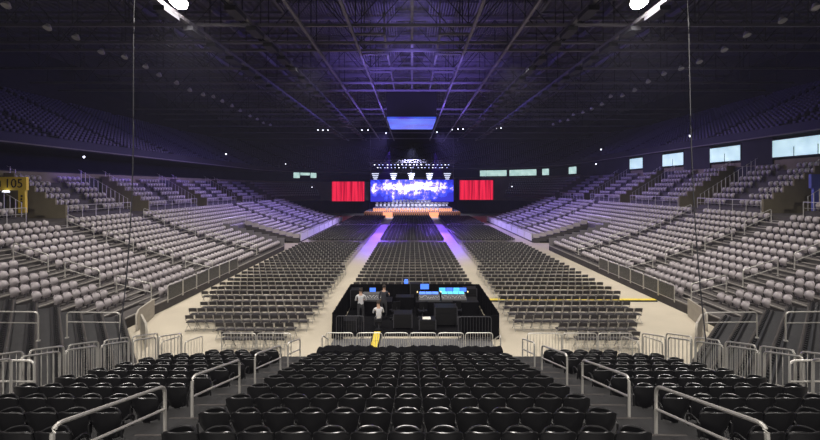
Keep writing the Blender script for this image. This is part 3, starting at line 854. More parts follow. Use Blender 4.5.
def flight_case(x, y, w, d, h, label, z=.03, m='case', paper=False):
    r = empty('flight_case', (x, y, z)); b = MB(); b.box(-w/2, w/2, -d/2, d/2, .08, h*.7, m); b.build('case_body', r, False)
    l = MB(); l.box(-w/2, w/2, -d/2, d/2, h*.7+.01, h, m); l.build('lid', r, False)
    e = MB()
    for sx in (-1, 1):
        for sy in (-1, 1): e.box(sx*w/2-.02, sx*w/2+.02, sy*d/2-.02, sy*d/2+.02, .08, h+.005, 'steel_dark')
    e.build('edge_trim', r, False)
    for sx in (-1, 1):
        for sy in (-1, 1):
            c = MB(); c.cyl((sx*(w/2-.08)-.015, sy*(d/2-.08), .04), (sx*(w/2-.08)+.015, sy*(d/2-.08), .04), .04, .04, 'case', 10); c.build('caster', r)
    if paper:
        pp = MB(); pp.box(-w*.3, w*.2, -d*.3, d*.25, h, h+.02, 'paper'); tag(pp.build('paper_stack', loc=(x, y, z)), 'pale papers lying on a black case in the mixing position', 'papers')
    return tag(r, label, 'flight case')
flight_case(-.45, 18.9, .9, .7, .75, 'black flight case with drawers left of the opening in the middle')
flight_case(.75, 18.6, .8, .6, .55, 'black flight case with papers on top near the barriers', paper=True)
flight_case(1.7, 19.3, 1.1, .7, .95, 'tall black flight case behind the short drape on the right')
flight_case(-3.2, 21.9, .6, .6, 1.1, 'tall black rack case in the far left corner of mixing position')
flight_case(3.35, 22.0, .7, .6, 1.15, 'tall black rack case in the far right corner of mixing position')
flight_case(-3.0, 18.4, .7, .6, .6, 'low black case behind the person in a pale shirt')
flight_case(.2, 22.25, .6, .45, 1.35, 'tall black rack case at the middle of the stage side drape')
k = MB(); k.cyl((0, 0, 0), (0, 0, .1), .1, .1, 'lamp_blue', 12)
def office_chair(x, y, rz, label):
    r = empty('office_chair', (x, y, .03), rz)
    s = MB(); s.shell(lambda u, v: (u*.23, -.22+.44*v, .47+.02*math.sin(v*PI)), 5, 5, .07, 'case'); s.build('seat', r)
    s = MB(); s.shell(lambda u, v: (u*.21, -.24-.05*v+.05*u*u, .6+.42*v), 5, 5, .05, 'case'); s.build('backrest', r)
    s = MB(); s.cyl((0, 0, .1), (0, 0, .45), .03, .03, 'steel_dark', 8)
    s.tube([(0, -.1, .45), (0, -.26, .5), (0, -.27, .75)], .02, 'steel_dark', 6)
    for q in range(5): a = q*2*PI/5; s.tube([(0, 0, .12), (.28*math.cos(a), .28*math.sin(a), .06)], .02, 'steel_dark', 5)
    s.build('base', r)
    for q in range(5):
        a = q*2*PI/5; c = MB(); c.cyl((.28*math.cos(a)-.02, .28*math.sin(a), .03), (.28*math.cos(a)+.02, .28*math.sin(a), .03), .03, .03, 'case', 8); c.build('caster', r)
    return tag(r, label, 'chair')
office_chair(.55, 20.0, .2, 'black swivel chair in front of the middle console')
office_chair(2.4, 20.1, -.2, 'black swivel chair in front of the right console')
office_chair(-.9, 20.0, .4, 'black swivel chair between the left and middle desks')
# desk lamps
for i, (x, y) in enumerate(((.3, 21.3), (1.6, 21.35), (3.1, 21.35), (-1.5, 21.4))):
    r = empty('desk_lamp', (x, y, .79)); a = MB(); a.cyl((0, 0, 0), (0, 0, .02), .06, .06, 'case', 10); a.tube([(0, 0, 0), (0, 0, .3), (0, -.1, .42), (0, -.22, .40)], .008, 'case', 5); a.build('arm', r)
    h = MB(); h.cyl((0, -.2, .42), (0, -.27, .385), .02, .04, 'screen_warm', 8); h.build('lamp_head', r)
    tag(r, f'small gooseneck lamp with warm light on the mixing desks, {ORD[i+1]} placed', 'lamp', None)
    o = r
for nm, lb in zip([o for o in bpy.data.objects if o.name.startswith('desk_lamp')], ('gooseneck desk lamp left of the middle console', 'gooseneck desk lamp between middle and right consoles', 'gooseneck desk lamp at the right end of the long table', 'gooseneck desk lamp on the left table')):
    nm['label'] = lb
# blue beacon on the stage side of the mixing position
r = empty('beacon_light', (-.35, 22.6, 1.2)); a = MB(); a.cyl((0, 0, 0), (0, 0, .08), .12, .12, 'case', 12); a.build('base', r)
a = MB(); a.cyl((0, 0, .08), (0, 0, .3), .13, .10, 'screen_blue', 12); a.build('lens', r); tag(r, 'small blue light on top of the drape at the mixing position', 'light')

# crowd barriers
for i, (a, b) in enumerate(((326, 353), (357, 382), (384.5, 408), (410, 436), (438, 463.5), (465.5, 492.6))):
    Y = 15.35; x0 = (a-CX)*Y/F; x1 = (b-CX)*Y/F
    o = guard_panel([(x0, Y, .03), (x1, Y, .03)], f'steel crowd barrier behind the mixing position, {ORD[i+1]} from left', 'crowd barriers behind the mixing position', h=1.08, n=11, name='crowd_barrier', cat='crowd barrier', r=.02)
    for x in (0.12, x1-x0-.12):
        f = MB(); f.tube([(x, -.28, -.01), (x, 0, .1), (x, .28, -.01)], .016, 'alu', 5); f.build('foot', o)
for i, (x0, x1, y, w) in enumerate(((-3.45, -2.2, 17.35, 'left of the yellow ramp'), (2.1, 3.6, 17.25, 'before the short right drape'))):
    o = guard_panel([(x0, y, .03), (x1, y, .03)], f'dark crowd barrier beside the mixing position, {w}', 'dark barriers at the mixing position', h=1.08, n=11, name='crowd_barrier', cat='crowd barrier', r=.018, m='steel_dark')
    for x in (.12, x1-x0-.12):
        f = MB(); f.tube([(x, -.28, -.01), (x, 0, .1), (x, .28, -.01)], .016, 'steel_dark', 5); f.build('foot', o)

# ---------------------------------------------------------------- people
def person(loc, rz, J, E, R, shirt, label, hair_top):
    """J: joint positions, E: edges, R: radii. one skinned body, clothes by height of the joints, hair as a child."""
    me = bpy.data.meshes.new('person'); me.from_pydata([Vector(j) for j in J], E, []); o = bpy.data.objects.new('person', me); COL.objects.link(o)
    sk = o.modifiers.new('s', 'SKIN'); sk.use_smooth_shade = True
    for i, rr in enumerate(R): me.skin_vertices[0].data[i].radius = (rr, rr) if not isinstance(rr, tuple) else rr
    me.skin_vertices[0].data[0].use_root = True
    o.modifiers.new('u', 'SUBSURF').levels = 1
    bpy.context.view_layer.update()
    me2 = bpy.data.meshes.new_from_object(o.evaluated_get(bpy.context.evaluated_depsgraph_get()))
    o.modifiers.clear(); o.data = me2; bpy.data.meshes.remove(me)
    for m in (shirt, 'trousers', 'skin'): me2.materials.append(M[m])
    jj = [Vector(j) for j in J]
    for p in me2.polygons:
        i = min(range(len(jj)), key=lambda q: (jj[q]-p.center).length)
        p.material_index = LAB[i]; p.use_smooth = True
    o.location = loc; o.rotation_euler = (0, 0, rz)
    h = MB(); c = Vector(hair_top)
    h.shell(lambda u, v: (c.x+.098*math.sin(v*1.75)*math.cos(u*PI), c.y-.02+.105*math.sin(v*1.75)*math.sin(u*PI), c.z+.01+.115*math.cos(v*1.75)), 12, 5, .015, 'hair')
    hh = h.build('hair', o)
    e = MB()
    for sx in (-1, 1): e.cyl((c.x+sx*.033, c.y+.088, c.z+.0), (c.x+sx*.033, c.y+.1, c.z+.0), .012, .008, 'white', 8)
    e.build('eyes', o)
    return tag(o, label, 'person')
def body(pose):
    """returns joints, edges, radii, material labels; facing +Y"""
    J = []; E = []; R = []; L = []
    def j(p, r, l, parent=None):
        J.append(p); R.append(r); L.append(l)
        if parent is not None: E.append((parent, len(J)-1))
        return len(J)-1
    P = pose
    pel = j(P['pelvis'], (.15, .11), 1); ab = j(P['waist'], (.14, .10), 0, pel); chs = j(P['chest'], (.165, .115), 0, ab); nk = j(P['neck'], .055, 2, chs)
    hd = j(P['chin'], (.072, .08), 2, nk); hc = j(P['head'], (.085, .1), 2, hd); j(P['crown'], .06, 2, hc)
    nz = Vector(P['chin'])+Vector((0, .105, .045)); j(tuple(nz), .014, 2, hd)
    for s in ('l', 'r'):
        sx = -1 if s == 'l' else 1
        sh = j(P['sh'+s], .062, 0, chs); el = j(P['el'+s], .046, 0, sh); wr = j(P['wr'+s], .03, 2, el)
        w = Vector(P['wr'+s]); d = (w-Vector(P['el'+s])).normalized(); side = d.cross(Vector((0,0,1))).normalized()
        pm = w+d*.08; pa = j(tuple(pm), (.042, .018), 2, wr)
        for q, (o, ln) in enumerate(((-.033, .065), (-.011, .078), (.011, .074), (.033, .058))):
            a = pm+d*.03+side*o; k = j(tuple(a+d*ln*.5), .0095, 2, pa); j(tuple(a+d*ln+Vector((0,0,-.03))), .008, 2, k)
        k = j(tuple(w+d*.035-side*.045*sx), .011, 2, wr); j(tuple(w+d*.08-side*.065*sx), .009, 2, k)
        hp = j(P['hp'+s], .095, 1, pel); kn = j(P['kn'+s], .066, 1, hp); an = j(P['an'+s], .042, 1, kn); a = Vector(P['an'+s])
        hl = j(tuple(a+Vector((0, -.03, -.05))), .036, 1, an); j(tuple(a+Vector((0, .17, -.055))), .03, 1, an)
    return J, E, R, L
stand = dict(pelvis=(0,0,.95), waist=(0,.02,1.12), chest=(0,.06,1.35), neck=(0,.09,1.50), chin=(0,.12,1.58), head=(0,.13,1.66), crown=(0,.12,1.74),
    shl=(-.19,.06,1.42), ell=(-.27,.12,1.15), wrl=(-.2,.36,1.1), shr=(.19,.06,1.42), elr=(.27,.14,1.15), wrr=(.17,.38,1.1),
    hpl=(-.1,0,.88), knl=(-.11,.03,.5), anl=(-.12,-.01,.09), hpr=(.1,0,.88), knr=(.12,.05,.5), anr=(.13,.03,.09))
sit = dict(pelvis=(0,0,.55), waist=(0,.03,.74), chest=(0,.10,.98), neck=(0,.14,1.13), chin=(0,.18,1.21), head=(0,.19,1.29), crown=(0,.18,1.37),
    shl=(-.19,.1,1.05), ell=(-.26,.22,.8), wrl=(-.18,.46,.82), shr=(.19,.1,1.05), elr=(.26,.22,.8), wrr=(.18,.46,.82),
    hpl=(-.1,.05,.52), knl=(-.13,.45,.5), anl=(-.13,.47,.09), hpr=(.1,.05,.52), knr=(.13,.45,.5), anr=(.13,.45,.09))
J, E, R, LAB = body(stand); person((-2.62, 19.4, .03), .1, J, E, R, 'shirt', 'person in a pale shirt and dark trousers standing at the left console', stand['head'])
stand2 = dict(stand); stand2.update(ell=(-.24,-.02,1.14), wrl=(-.22,.14,.92), elr=(.26,.1,1.16), wrr=(.2,.3,1.22))
J, E, R, LAB = body(stand2); person((-1.5, 20.1, .03), -.2, J, E, R, 'shirt_dark', 'person in dark clothes standing between left console and flight case', stand2['head'])
J, E, R, LAB = body(sit); person((-1.62, 18.55, .0), .2, J, E, R, 'shirt', 'seated person in a pale top just beyond the yellow cable ramp', sit['head'])
k = MB(); k.cyl((0, 0, 0), (0, 0, .03), .18, .18, 'case', 14); k.cyl((0, 0, .03), (0, 0, .4), .03, .03, 'steel_dark', 8); k.cyl((0, 0, .4), (0, 0, .44), .17, .17, 'case', 14)
tag(k.build('stool', loc=(-1.62, 18.55, .03)), 'small black stool under the seated person', 'stool')

# ---------------------------------------------------------------- stage
YS = 88.7
mb = MB(); mb.box(-11.2, 11.3, YS, YS+11, 0, 1.2, 'stage_top'); st = empty('stage', (0, 0, 0))
mb.build('stage_deck', st, False)
k = MB(); k.box(-11.2, 11.3, YS-.06, YS-.01, .1, 1.15, 'skirt')
n = 44
for i in range(n):
    x = -11.1+22.3*(i+.5)/n
    k.box(x-.12, x+.1, YS-.1, YS-.05, .1, .8, 'drape')
k.build('skirt', st, False)
tag(st, 'wide low stage with a lit orange skirt at the far end', 'stage')
rs = empty('orchestra_riser', (0, 0, 1.2)); k = MB(); k.box(-9.4, 9.7, YS+2.2, YS+9.5, 0, .75, 'stage_top'); k.build('platform', rs, False)
k = MB()
for i in range(36):
    x = -9.3+18.9*(i+.5)/36; k.box(x-.2, x+.17, YS+2.13, YS+2.19, .05, .7, 'foot_orange')
k.build('light_strip', rs, False); tag(rs, 'raised orchestra platform with an orange lit front edge', 'platform')
rs = empty('orchestra_riser', (0, 0, 1.95)); k = MB(); k.box(-5.2, 5.4, YS+5.2, YS+9.5, 0, .55, 'stage_top'); k.build('platform', rs, False)
tag(rs, 'upper back platform of the orchestra on stage', 'platform')
for i in range(44):
    x = -11.0+22.2*(i+.5)/44; r = empty('footlight', (x, YS+.15, 1.2)); a = MB(); a.box(-.12, .12, -.1, .1, 0, .16, 'case'); a.build('housing', r, False)
    a = MB(); a.box(-.09, .09, -.14, -.1, .02, .15, 'foot_orange'); a.build('lens', r, False)
    tag(r, 'small orange footlight on the front edge of the stage', 'footlight', 'footlights along the stage front')
for x, sd in ((-5.65, 'left'), (5.1, 'right')):
    r = empty('stage_steps', (x, YS-.06, 0)); k = MB()
    for q in range(4): k.box(-1.1, 1.1, -.3*(4-q)-.05, -.3*(3-q)-.05, 0, .28*(q+1), 'stage_top'); k.box(-1.1, 1.1, -.3*(4-q)-.1, -.3*(4-q)-.05, 0, .28*(q+1), 'foot_orange')  # step fronts emit too: their orange glow is painted on, no lamps there
    k.build('treads', r, False); tag(r, f'glowing steps from the {sd} aisle up to the stage', 'steps')
lw = empty('video_wall', (0, YS+10.2, 3.1)); k = MB(); k.box(-10.9, 10.9, .05, .5, 0, 5.9, 'case'); k.build('frame', lw, False)
k = MB(); k.box(-10.8, 10.8, -.03, .04, .1, 5.8, 'led'); k.build('screen', lw, False); tag(lw, 'wide video wall at the back of stage showing a blue and white cloudy image', 'video wall')
for sd, a, b, t, bt in (('left', 332, 364.3, 181.6, 201.2), ('right', 459.8, 493, 180.3, 199.8)):
    Y = 92.0; x0 = (a-CX)*Y/F; x1 = (b-CX)*Y/F; z1 = EYE+(CY-t)*Y/F; z0 = EYE+(CY-bt)*Y/F
    r = empty('side_screen', (x0, Y, z0)); k = MB(); k.box(-.12, x1-x0+.12, .04, .5, -.12, z1-z0+.12, 'case'); k.build('frame', r, False)
    k = MB(); k.box(0, x1-x0, -.03, .03, 0, z1-z0, 'red_curtain'); k.build('screen', r, False)
    tag(r, f'projection screen {sd} of the stage showing a red curtain', 'screen')
    for q in (.2, .8):
        k = MB(); k.tube([(0, 0, 0), (0, 0, 19-z1)], .03, 'steel_dark', 4); tag(k.build('cable', loc=(x0+(x1-x0)*q, Y+.25, z1+.1)), f'dark hanging cable on the {"outer" if (q < .5) == (sd == "left") else "inner"} end of the {sd} red screen', 'cable')
# black drapes round the stage
for sd, x0, x1 in (('left', -26, -11.4), ('right', 11.5, 26)):
    o = pleated((x0, 100.5, 0), (x1, 100.5, 0), 9.2, f'tall black drape masking the {sd} side of the stage', 'stage_drape')
# orchestra: chairs and music stands
def orch_chair():
    r = empty('orchestra_chair', (0,0,0)); b = MB(); b.box(-.22, .22, .18, .23, .45, .9, 'white'); b.build('backrest', r, False)
    s = MB(); s.box(-.23, .23, -.22, .22, .42, .48, 'white'); s.build('seat', r, False)
    l = MB()
    for sx in (-1, 1):
        for sy in (-1, 1): l.box(sx*.2-.015, sx*.2+.015, sy*.2-.015, sy*.2+.015, 0, .42, 'steel_dark')
    l.build('legs_frame', r, False); reg(r, *[c for c in bpy.data.objects if c.parent == r]); return r
def music_stand():
    r = empty('music_stand', (0,0,0)); b = MB(); b.tube([(0, 0, 0), (0, 0, 1.05)], .015, 'steel_dark', 5)
    for q in range(3): a = q*2*PI/3; b.tube([(0, 0, .2), (.25*math.cos(a), .25*math.sin(a), 0)], .012, 'steel_dark', 4)
    b.build('pole', r); s = MB(); s.add([(-.27, -.05, .98), (.27, -.05, .98), (.27, .12, 1.3), (-.27, .12, 1.3), (-.27, -.03, .97), (.27, -.03, .97), (.27, .14, 1.29), (-.27, .14, 1.29)], [(0,3,2,1), (4,5,6,7), (0,1,5,4), (1,2,6,5), (2,3,7,6), (3,0,4,7)], 'paper'); s.build('desk', r, False)
    reg(r, *[c for c in bpy.data.objects if c.parent == r]); return r
oc, ms = orch_chair(), music_stand()
spots = []
for row, (yy, zz, hw, st_) in enumerate(((YS+1.3, 1.2, 6.0, 1.0), (YS+3.0, 1.95, 8.4, .95), (YS+4.3, 1.95, 8.6, .95), (YS+5.9, 2.5, 4.6, .9), (YS+7.4, 2.5, 4.8, .9))):
    x = -hw
    while x <= hw: spots.append((x, yy+.25*math.cos(x*.35), zz, row)); x += st_
ROWN = ['front', 'second', 'third', 'fourth', 'back']
cnt = {}
for (x, y, z, row) in spots:
    cnt[row] = cnt.get(row, 0)+1; w = ORD[cnt[row]] if cnt[row] < 21 else 'last'
    place(oc, (x, y, z), PI+random.uniform(-.3, .3) if False else random.uniform(-.3, .3), f'pale orchestra chair on stage, {ROWN[row]} row, {w} from left', 'chair', 'orchestra chairs on the stage')
    place(ms, (x+.1, y-.55, z), random.uniform(-.3, .3)+PI, f'music stand with pale pages on stage, {ROWN[row]} row, {w} from left', 'music stand', 'music stands on the stage')
# five hanging light clusters
for i, px in enumerate((375.3, 393.5, 411.3, 429.5, 447.3)):
    Y = 90.0; x = (px-CX)*Y/F; r = empty('light_cluster', (x, Y, 8.7))
    f = MB(); f.tube([(0, .15, 1.7), (0, .15, 4.3)], .04, 'steel_dark', 4); f.box(-.8, .8, .08, .2, .0, 1.72, 'case'); f.build('frame', r, False)
    for q in range(4):
        w = .42+.14*q; b = MB(); b.box(-w, w, -.05, .08, .1+q*.42, .30+q*.42, 'bar_white'); b.build('light_bar', r, False)
    tag(r, f'hanging stack of bright light bars above the stage, {ORD[i+1]} from left', 'stage light', 'stage light stacks above the video wall')
def truss(mb, p0, p1, w, m, r=.04, step=1.0):
    P0 = Vector(p0); P1 = Vector(p1); d = P1-P0; L = d.length; d.normalize(); up = Vector((0,0,1)); sd = d.cross(up).normalized()
    cs = [sd*w/2+up*w/2, -sd*w/2+up*w/2, -sd*w/2-up*w/2, sd*w/2-up*w/2]
    for c in cs: mb.tube([P0+c, P1+c], r, m, 4)
    n = max(1, int(L/step))
    for i in range(n):
        a = P0+d*(L*i/n); b = P0+d*(L*(i+1)/n)
        for k in range(4):
            mb.tube([a+cs[k], b+cs[(k+1) % 4]] if i % 2 else [a+cs[(k+1) % 4], b+cs[k]], r*.5, m, 3)
for q, (y, z) in enumerate(((88.5, 13.0), (94, 12.6))):
    k = MB(); truss(k, (-10.2, y, z), (10.2, y, z), .5, 'steel', .05); o = k.build('lighting_truss')
    tag(o, f'{"front" if q == 0 else "rear"} lighting truss hanging above the stage', 'truss')
    for i in range(20):
        x = -9+18*(i+.5)/20+random.uniform(-.2, .2)
        r = empty('stage_lamp', (x, y, z-.3)); a = MB(); a.cyl((0, 0, -.15), (0, -.1, -.5), .14, .18, 'case', 8); a.build('housing', r)
        a = MB(); a.cyl((0, -.1, -.5), (0, -.12, -.56), .16, .16, 'lamp_blue' if i % 3 else 'lamp_small', 8); a.build('lens', r)
        tag(r, f'small bright stage lamp on the {"front" if q == 0 else "rear"} stage truss, {ORD[i+1]} from left', 'stage lamp', 'stage lamps on the trusses')
for sx, w in ((-1, 'left'), (1, 'right')):
    k = MB(); k.tube([(0, 0, 0), (0, 0, 10)], .06, 'steel', 5); tag(k.build('cable', loc=(sx*9.7, 89, 9)), f'pale hanging cable at the {w} end of the stage trusses', 'cable')

# ---------------------------------------------------------------- roof
ZR = 25.5
mb = MB(); xs = np.arange(-56, 56.01, .2); vs = []; n = len(xs)
for y in (-25, 120):
    for i, x in enumerate(xs): vs.append((x, y, ZR+(.12 if (i//1) % 4 in (1, 2) else 0)))
mb.add(vs, [(i, i+1, n+i+1, n+i) for i in range(n-1)], 'roof'); struct(mb.build('ceiling', smooth=False))
mb = MB(); mb.box(-56, 56, 119, 119.4, 0, 26, 'wall_dark'); struct(mb.build('wall_far'))
mb = MB(); mb.box(-52, -51.6, -25, 120, 0, 26, 'wall_dark'); struct(mb.build('wall_left'))
mb = MB(); mb.box(52, 52.4, -25, 120, 0, 26, 'wall_dark'); struct(mb.build('wall_right'))
mb = MB(); mb.box(-52, 52, -25, -24.6, 0, 26, 'wall_dark'); struct(mb.build('wall_rear'))
TY = [28.2, 31.6, 33.4, 38.5, 43.8, 47.3, 58.6, 62.5, 67.5, 75, 84, 94]
for i, y in enumerate(TY):
    k = MB(); k.box(-44, 44, y-.09, y+.09, 18.9, 19.1, 'steel'); k.box(-48, 48, y-.12, y+.12, 23.9, 24.2, 'steel')
    for q in range(-10, 11):
        x = q*4.2; k.tube([(x, y, 19.1), (x, y, 23.9)], .045, 'steel_dark', 4)
        if q < 10: k.tube([(x, y, 19.1), (x+4.2, y, 23.9)] if q % 2 else [(x, y, 23.9), (x+4.2, y, 19.1)], .045, 'steel_dark', 4)
    struct(k.build('ceiling_truss', smooth=False))
for X, rr, m in ((4.5, .10, 'steel'), (8.0, .10, 'steel'), (11.5, .13, 'steel_dark'), (16.0, .13, 'steel_dark')):
    for sx in (-1, 1):
        k = MB(); k.box(sx*X-rr, sx*X+rr, 22, 96, 18.62, 18.62+2*rr, 'steel')
        if X > 10: 
            yy = 24
            while yy < 92: k.box(sx*X-.35, sx*X+.35, yy, yy+1.6, 18.2, 18.5, 'steel_dark'); yy += 3.1
        struct(k.build('ceiling_catwalk_rail', smooth=False))
k = MB(); k.box(-.1, .1, 22, 47.2, 19.2, 19.4, 'steel')
for y in (30, 34.5, 40, 44):
    for sx in (-1, 1):
        k.box(min(sx*2.2, sx*4.5), max(sx*2.2, sx*4.5), y-.08, y+.08, 19.0, 19.16, 'steel'); k.box(sx*2.2-.08, sx*2.2+.08, y, y+3, 19.0, 19.16, 'steel'); k.tube([(sx*2.2, y, 19.1), (sx*2.2, y, 22.5)], .06, 'steel', 4)
struct(k.build('ceiling_centre_walkway', smooth=False))
k = MB()
for ya, yb, za in ((36.0, 40.3, 24.45), (41.6, 44.4, 24.45), (48.5, 52, 24.45)):
    for sx in (-1, 1):
        x = 1.7
        while x < 13.0:
            k.box(min(sx*x, sx*(x+.11)), max(sx*x, sx*(x+.11)), ya, yb, za, za+.25, 'steel'); x += .27
        k.box(min(sx*1.5, sx*13.1), max(sx*1.5, sx*13.1), yb, yb+.15, za-.1, za+.3, 'steel')
struct(k.build('ceiling_ribs', smooth=False))
# purlins and ducts
k = MB()
for X in (-20, -13, -6.5, 6.5, 13, 20, 27, -27): k.box(X-.15, X+.15, 22, 110, 24.6, 25.0, 'steel')
for y in np.arange(26, 110, 2.7): k.box(-46, 46, y-.07, y+.07, 25.0, 25.25, 'steel')
struct(k.build('ceiling_purlins', smooth=False))
# hanging score board
r = empty('hanging_scoreboard', (-.05, 52.6, 15.65)); k = MB()
k.box(-3.15, 3.15, -4.5, 4.5, .25, 3.75, 'case'); k.build('board_case', r, False)
k = MB(); k.box(-3.12, 3.12, -4.45, 4.45, 0, .24, 'board'); k.build('underside_screen', r, False)
for sx in (-1, 1):
    for sy in (-1, 1):
        k = MB(); k.tube([(sx*2.5, sy*3.5, 3.7), (sx*2.5, sy*3.5, 9.2)], .05, 'steel', 5); k.build('hanger', r)
tag(r, 'big dark hanging scoreboard with a glowing blue underside', 'scoreboard')
# floods and lamps
def flood(x, y, z, label, group, m='white', s=1.0, lens='case', tilt=-.5):
    r = empty('flood_light', (x, y, z)); k = MB(); k.cyl((0, 0, .25*s), (0, tilt*.2*s, -.05*s), .12*s, .27*s, m, 12); k.build('housing', r)
    k = MB(); k.cyl((0, tilt*.2*s, -.05*s), (0, tilt*.22*s, -.07*s), .25*s, .25*s, lens, 12); k.build('lens', r)
    k = MB(); k.tube([(-.2*s, 0, .2*s), (-.2*s, 0, .5*s), (.2*s, 0, .5*s), (.2*s, 0, .2*s)], .02*s, 'steel_dark', 4); k.tube([(0, 0, .5*s), (0, 0, .9*s)], .03*s, 'steel_dark', 4); k.build('bracket', r)
    reg(r, *[c for c in bpy.data.objects if c.parent == r])
    return tag(r, label, 'flood light', group)
pf = flood(0, 0, 0, '', None, 'white', 1.0, 'white'); cap_used = False
for sd, sx in (('left', -1), ('right', 1)):
    i = 0
    y = 24.5
    while y < 72:
        i += 1
        o = pf if not cap_used else copy_tree(pf); cap_used = True
        o.location = (sx*(26+random.uniform(-.25, .25)), y, 18.5+random.uniform(-.25, .3)); tag(o, f'unlit white flood light under the {sd} roof edge, {ORD[i]} going away', 'flood light', f'unlit flood lights under the {sd} roof')
        y += 2.5 if y < 50 else 3.0
for i, (px, sd) in enumerate(((181, 'left'), (637, 'right'))):
    Y = 24.9; x = (px-CX)*Y/F
    flood(x, Y, 19.15, f'dazzling white flood light at the top {sd} of the view', 'blazing flood lights', 'case', 2.2, 'lamp', -.6)
for i, (px, py) in enumerate(((318, 130), (323, 130), (328, 130), (362, 130), (368, 130), (386, 133), (437, 132), (452, 129.5), (458, 129), (463, 129), (491, 128.5), (496, 128.3), (501, 128))):
    Y = 78.0; x = (px-CX)*Y/F; z = EYE+(CY-py)*Y/F
    r = empty('spot_lamp', (x, Y, z)); k = MB(); k.cyl((0, .3, .1), (0, 0, 0), .12, .16, 'case', 8); k.build('housing', r); k = MB(); k.cyl((0, 0, 0), (0, -.03, 0), .14, .14, 'lamp_small', 8); k.build('lens', r)
    k = MB(); k.tube([(0, .2, .1), (0, .2, 19-z)], .02, 'steel_dark', 4); k.build('hanger', r)
    tag(r, f'tiny white spot lamp under the far roof, {ORD[i+1]} from left', 'spot lamp', 'spot lamps under the far roof')
extra = ((84, 157, 38, 'near the left fascia'), (226, 154, 60, 'in the left fascia gap'), (285.5, 164, 92, 'near left far windows'), (312, 187.2, 92, 'left of red screen'), (690, 136, 42, 'near the right fascia'), (601, 149.5, 60, 'in the right fascia gap'), (596, 164, 66, 'by the right post'), (512, 186.5, 92, 'right of red screen'))
for i, (px, py, Y, w) in enumerate(extra):
    x = (px-CX)*Y/F; z = EYE+(CY-py)*Y/F
    r = empty('wall_lamp', (x, Y, z)); k = MB(); k.cyl((0, .12, 0), (0, 0, 0), .1, .13, 'case', 8); k.build('housing', r); k = MB(); k.cyl((0, 0, 0), (0, -.04, 0), .12, .1, 'lamp_small', 8); k.build('lens', r)
    tag(r, f'tiny white lamp glowing {w} in the dark', 'lamp')
# two long rigging cables
for sd, pts in (('left', ((134, 5, 14), (133.6, 140, 11.6), (131.9, 206, 11.3), (127, 275, 11.1), (119, 346, 11.0))), ('right', ((688, 5, 14), (691, 140, 11.6), (694, 206, 11.3), (699, 275, 11.1), (706, 346, 11.0)))):
    P = [((a-CX)*Y/F, Y, EYE+(CY-b)*Y/F) for a, b, Y in pts]
    P[-1] = (P[-1][0], 11.0, zt(11)+1.1)
    P = [(P[0][0], 14.6, 19)]+P
    k = MB(); k.tube(fillet(P, 1.5, 4), .018, 'steel_dark', 5); tag(k.build('rigging_cable'), f'thin slack cable hanging from the roof on the {sd} side', 'cable')

# ---------------------------------------------------------------- lights
def spot(name, loc, target, power, col, angle=80, blend=.6, size=.5):
    l = bpy.data.lights.new(name, 'SPOT'); l.energy = power; l.color = col; l.spot_size = math.radians(angle); l.spot_blend = blend; l.shadow_soft_size = size
    o = bpy.data.objects.new(name, l); COL.objects.link(o); o.location = loc
    d = Vector(target)-Vector(loc); o.rotation_euler = d.to_track_quat('-Z', 'Y').to_euler(); return o
W = (1, .94, .88)
for sx in (-1, 1):
    spot('flood_and_fill', (sx*14.8, 24.9, 18.8), (sx*17, 27, 0), 11000, W, 130, .8, 1.3)
    spot('flood_and_fill', (sx*14.8, 12, 18.8), (sx*15, 18, 0), 7500, W, 120, .8, 1.3)  # added fill from above the view, no fixture modelled
    spot('flood_and_fill', (sx*9, 36, 18.8), (sx*16, 38, 0), 7000, W, 115, .8)  # added fill in mid-hall, no fixture hangs here
    spot('flood_and_fill', (sx*6, -12, 18.8), (sx*3, 9, 2), 14000, W, 75, .9, 1.4)  # unseen pair added behind the camera for rim highlights on the black seats
    spot('seat_wash', (sx*4, 70, 17), (sx*19, 62, 2), 32000, (.46, .36, 1), 75, .9)
    spot('seat_wash', (sx*6, 52, 17), (sx*24, 48, 4), 14000, (.62, .48, 1), 75, .9)
    spot('aisle_spot', (sx*5, 84, 13), (sx*4.9, 64, 0), 30000, (.2, .075, 1), 30, .8, .2)
    spot('aisle_spot', (sx*5, 84, 15), (sx*4.9, 50, 0), 75000, (.2, .075, 1), 15, .8, .2)
    spot('roof_glow', (sx*2, 30, 8), (sx*3.8, 48, 21), 13000, (.27, .17, 1), 40, 1)  # unseen uplights added in mid-air to turn the roof steel purple
    spot('roof_glow', (sx*5.5, 56, 8), (sx*4, 56, 24), 8000, (.27, .17, 1), 70, 1)  # added uplights farther along, again without fixtures
    spot('bowl_glow', (0, 62, 12), (sx*40, 50, 14), 9000, (.22, .16, 1), 120, 1, 1)
for sx in (-1, 1):
    for y in (34, 43, 52):
        spot('roof_glow', (sx*4.5, y, 14.6), (sx*4.5, y+3, 19), 1500, (.27, .17, 1), 100, 1, .2)  # added close under the rails to brighten their purple
spot('roof_glow', (0, 31, 14), (0, 40, 25), 4500, (.30, .22, 1), 62, 1)  # added uplight for the middle of the roof, no fixture
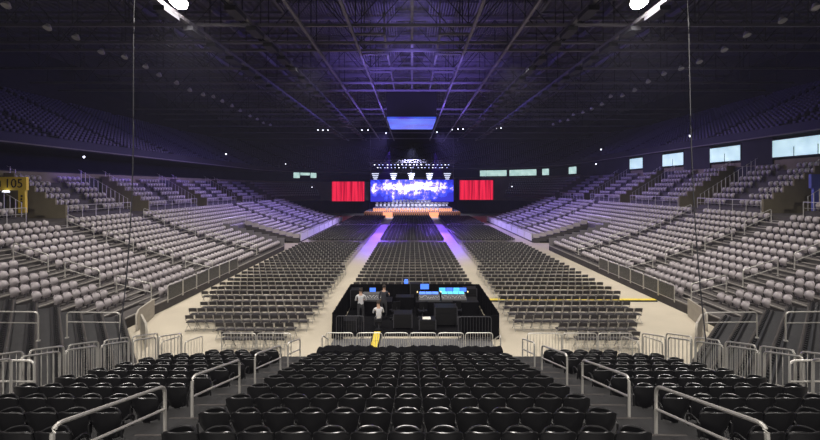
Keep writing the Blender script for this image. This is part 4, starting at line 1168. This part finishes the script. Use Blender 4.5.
spot('flood_and_fill', (0, 9, 18.8), (0, 8, 2), 5000, W, 80, .8, 1.3)  # unseen overhead light added for sheen on the foreground seat tops
spot('flood_and_fill', (0, 22, 18.8), (0, 26, 0), 6500, W, 125, .8)  # added unseen fill over the middle of the floor
for y in (36, 43, 51):
    spot('concourse_glow', (-32.2, y, 10.3), (-33.7, y+1.5, 8), 260, (.2, .1, 1), 120, 1, .3)
spot('stage_wash', (0, 86, 16), (0, 93, 1), 30000, (.6, .62, 1), 90, .8)
w = bpy.data.worlds.new('world'); S.world = w; w.use_nodes = True
w.node_tree.nodes['Background'].inputs[0].default_value = (.01, .01, .015, 1)

# thin stage haze in the hall air
nt = w.node_tree; vs_ = nt.nodes.new('ShaderNodeVolumeScatter'); vs_.inputs['Density'].default_value = .00055; vs_.inputs['Anisotropy'].default_value = .2; vs_.inputs['Color'].default_value = (.75, .75, 1, 1)
nt.links.new(vs_.outputs[0], nt.nodes['World Output'].inputs['Volume'])

cam = bpy.data.cameras.new('camera'); co = bpy.data.objects.new('camera', cam); COL.objects.link(co); S.camera = co
co.location = (0, 0, EYE); co.rotation_euler = (PI/2, 0, 0); cam.sensor_width = 36; cam.lens = F/820*36
cam.shift_x = (410-CX)/820; cam.shift_y = (CY-220)/820; cam.clip_start = .1; cam.clip_end = 400
S.view_settings.view_transform = 'Standard'; S.view_settings.look = 'None'; S.view_settings.exposure = 0; S.view_settings.gamma = 1

# lenses, screens, panes and casters sit one level deeper, on the part that carries them
HOST = {'lens': ('housing',), 'screen': ('monitor_case', 'console_body', 'frame'), 'faders': ('console_body',), 'caster': ('case_body', 'base'), 'window_pane': ('window_frame',),
        'light_bar': ('frame',), 'foot': ('frame',), 'picket_infill': ('frame',), 'mesh_infill': ('frame',), 'base_plate': ('rail_tube',), 'lamp_head': ('arm',)}
byp = {}
for o in bpy.data.objects:
    if o.parent: byp.setdefault(o.parent.name, []).append(o)
for pn, kids in byp.items():
    base = {}
    for c in kids: base.setdefault(c.name.split('.')[0], c)
    for c in kids:
        for h in HOST.get(c.name.split('.')[0], ()):
            if h in base: c.parent = base[h]; break
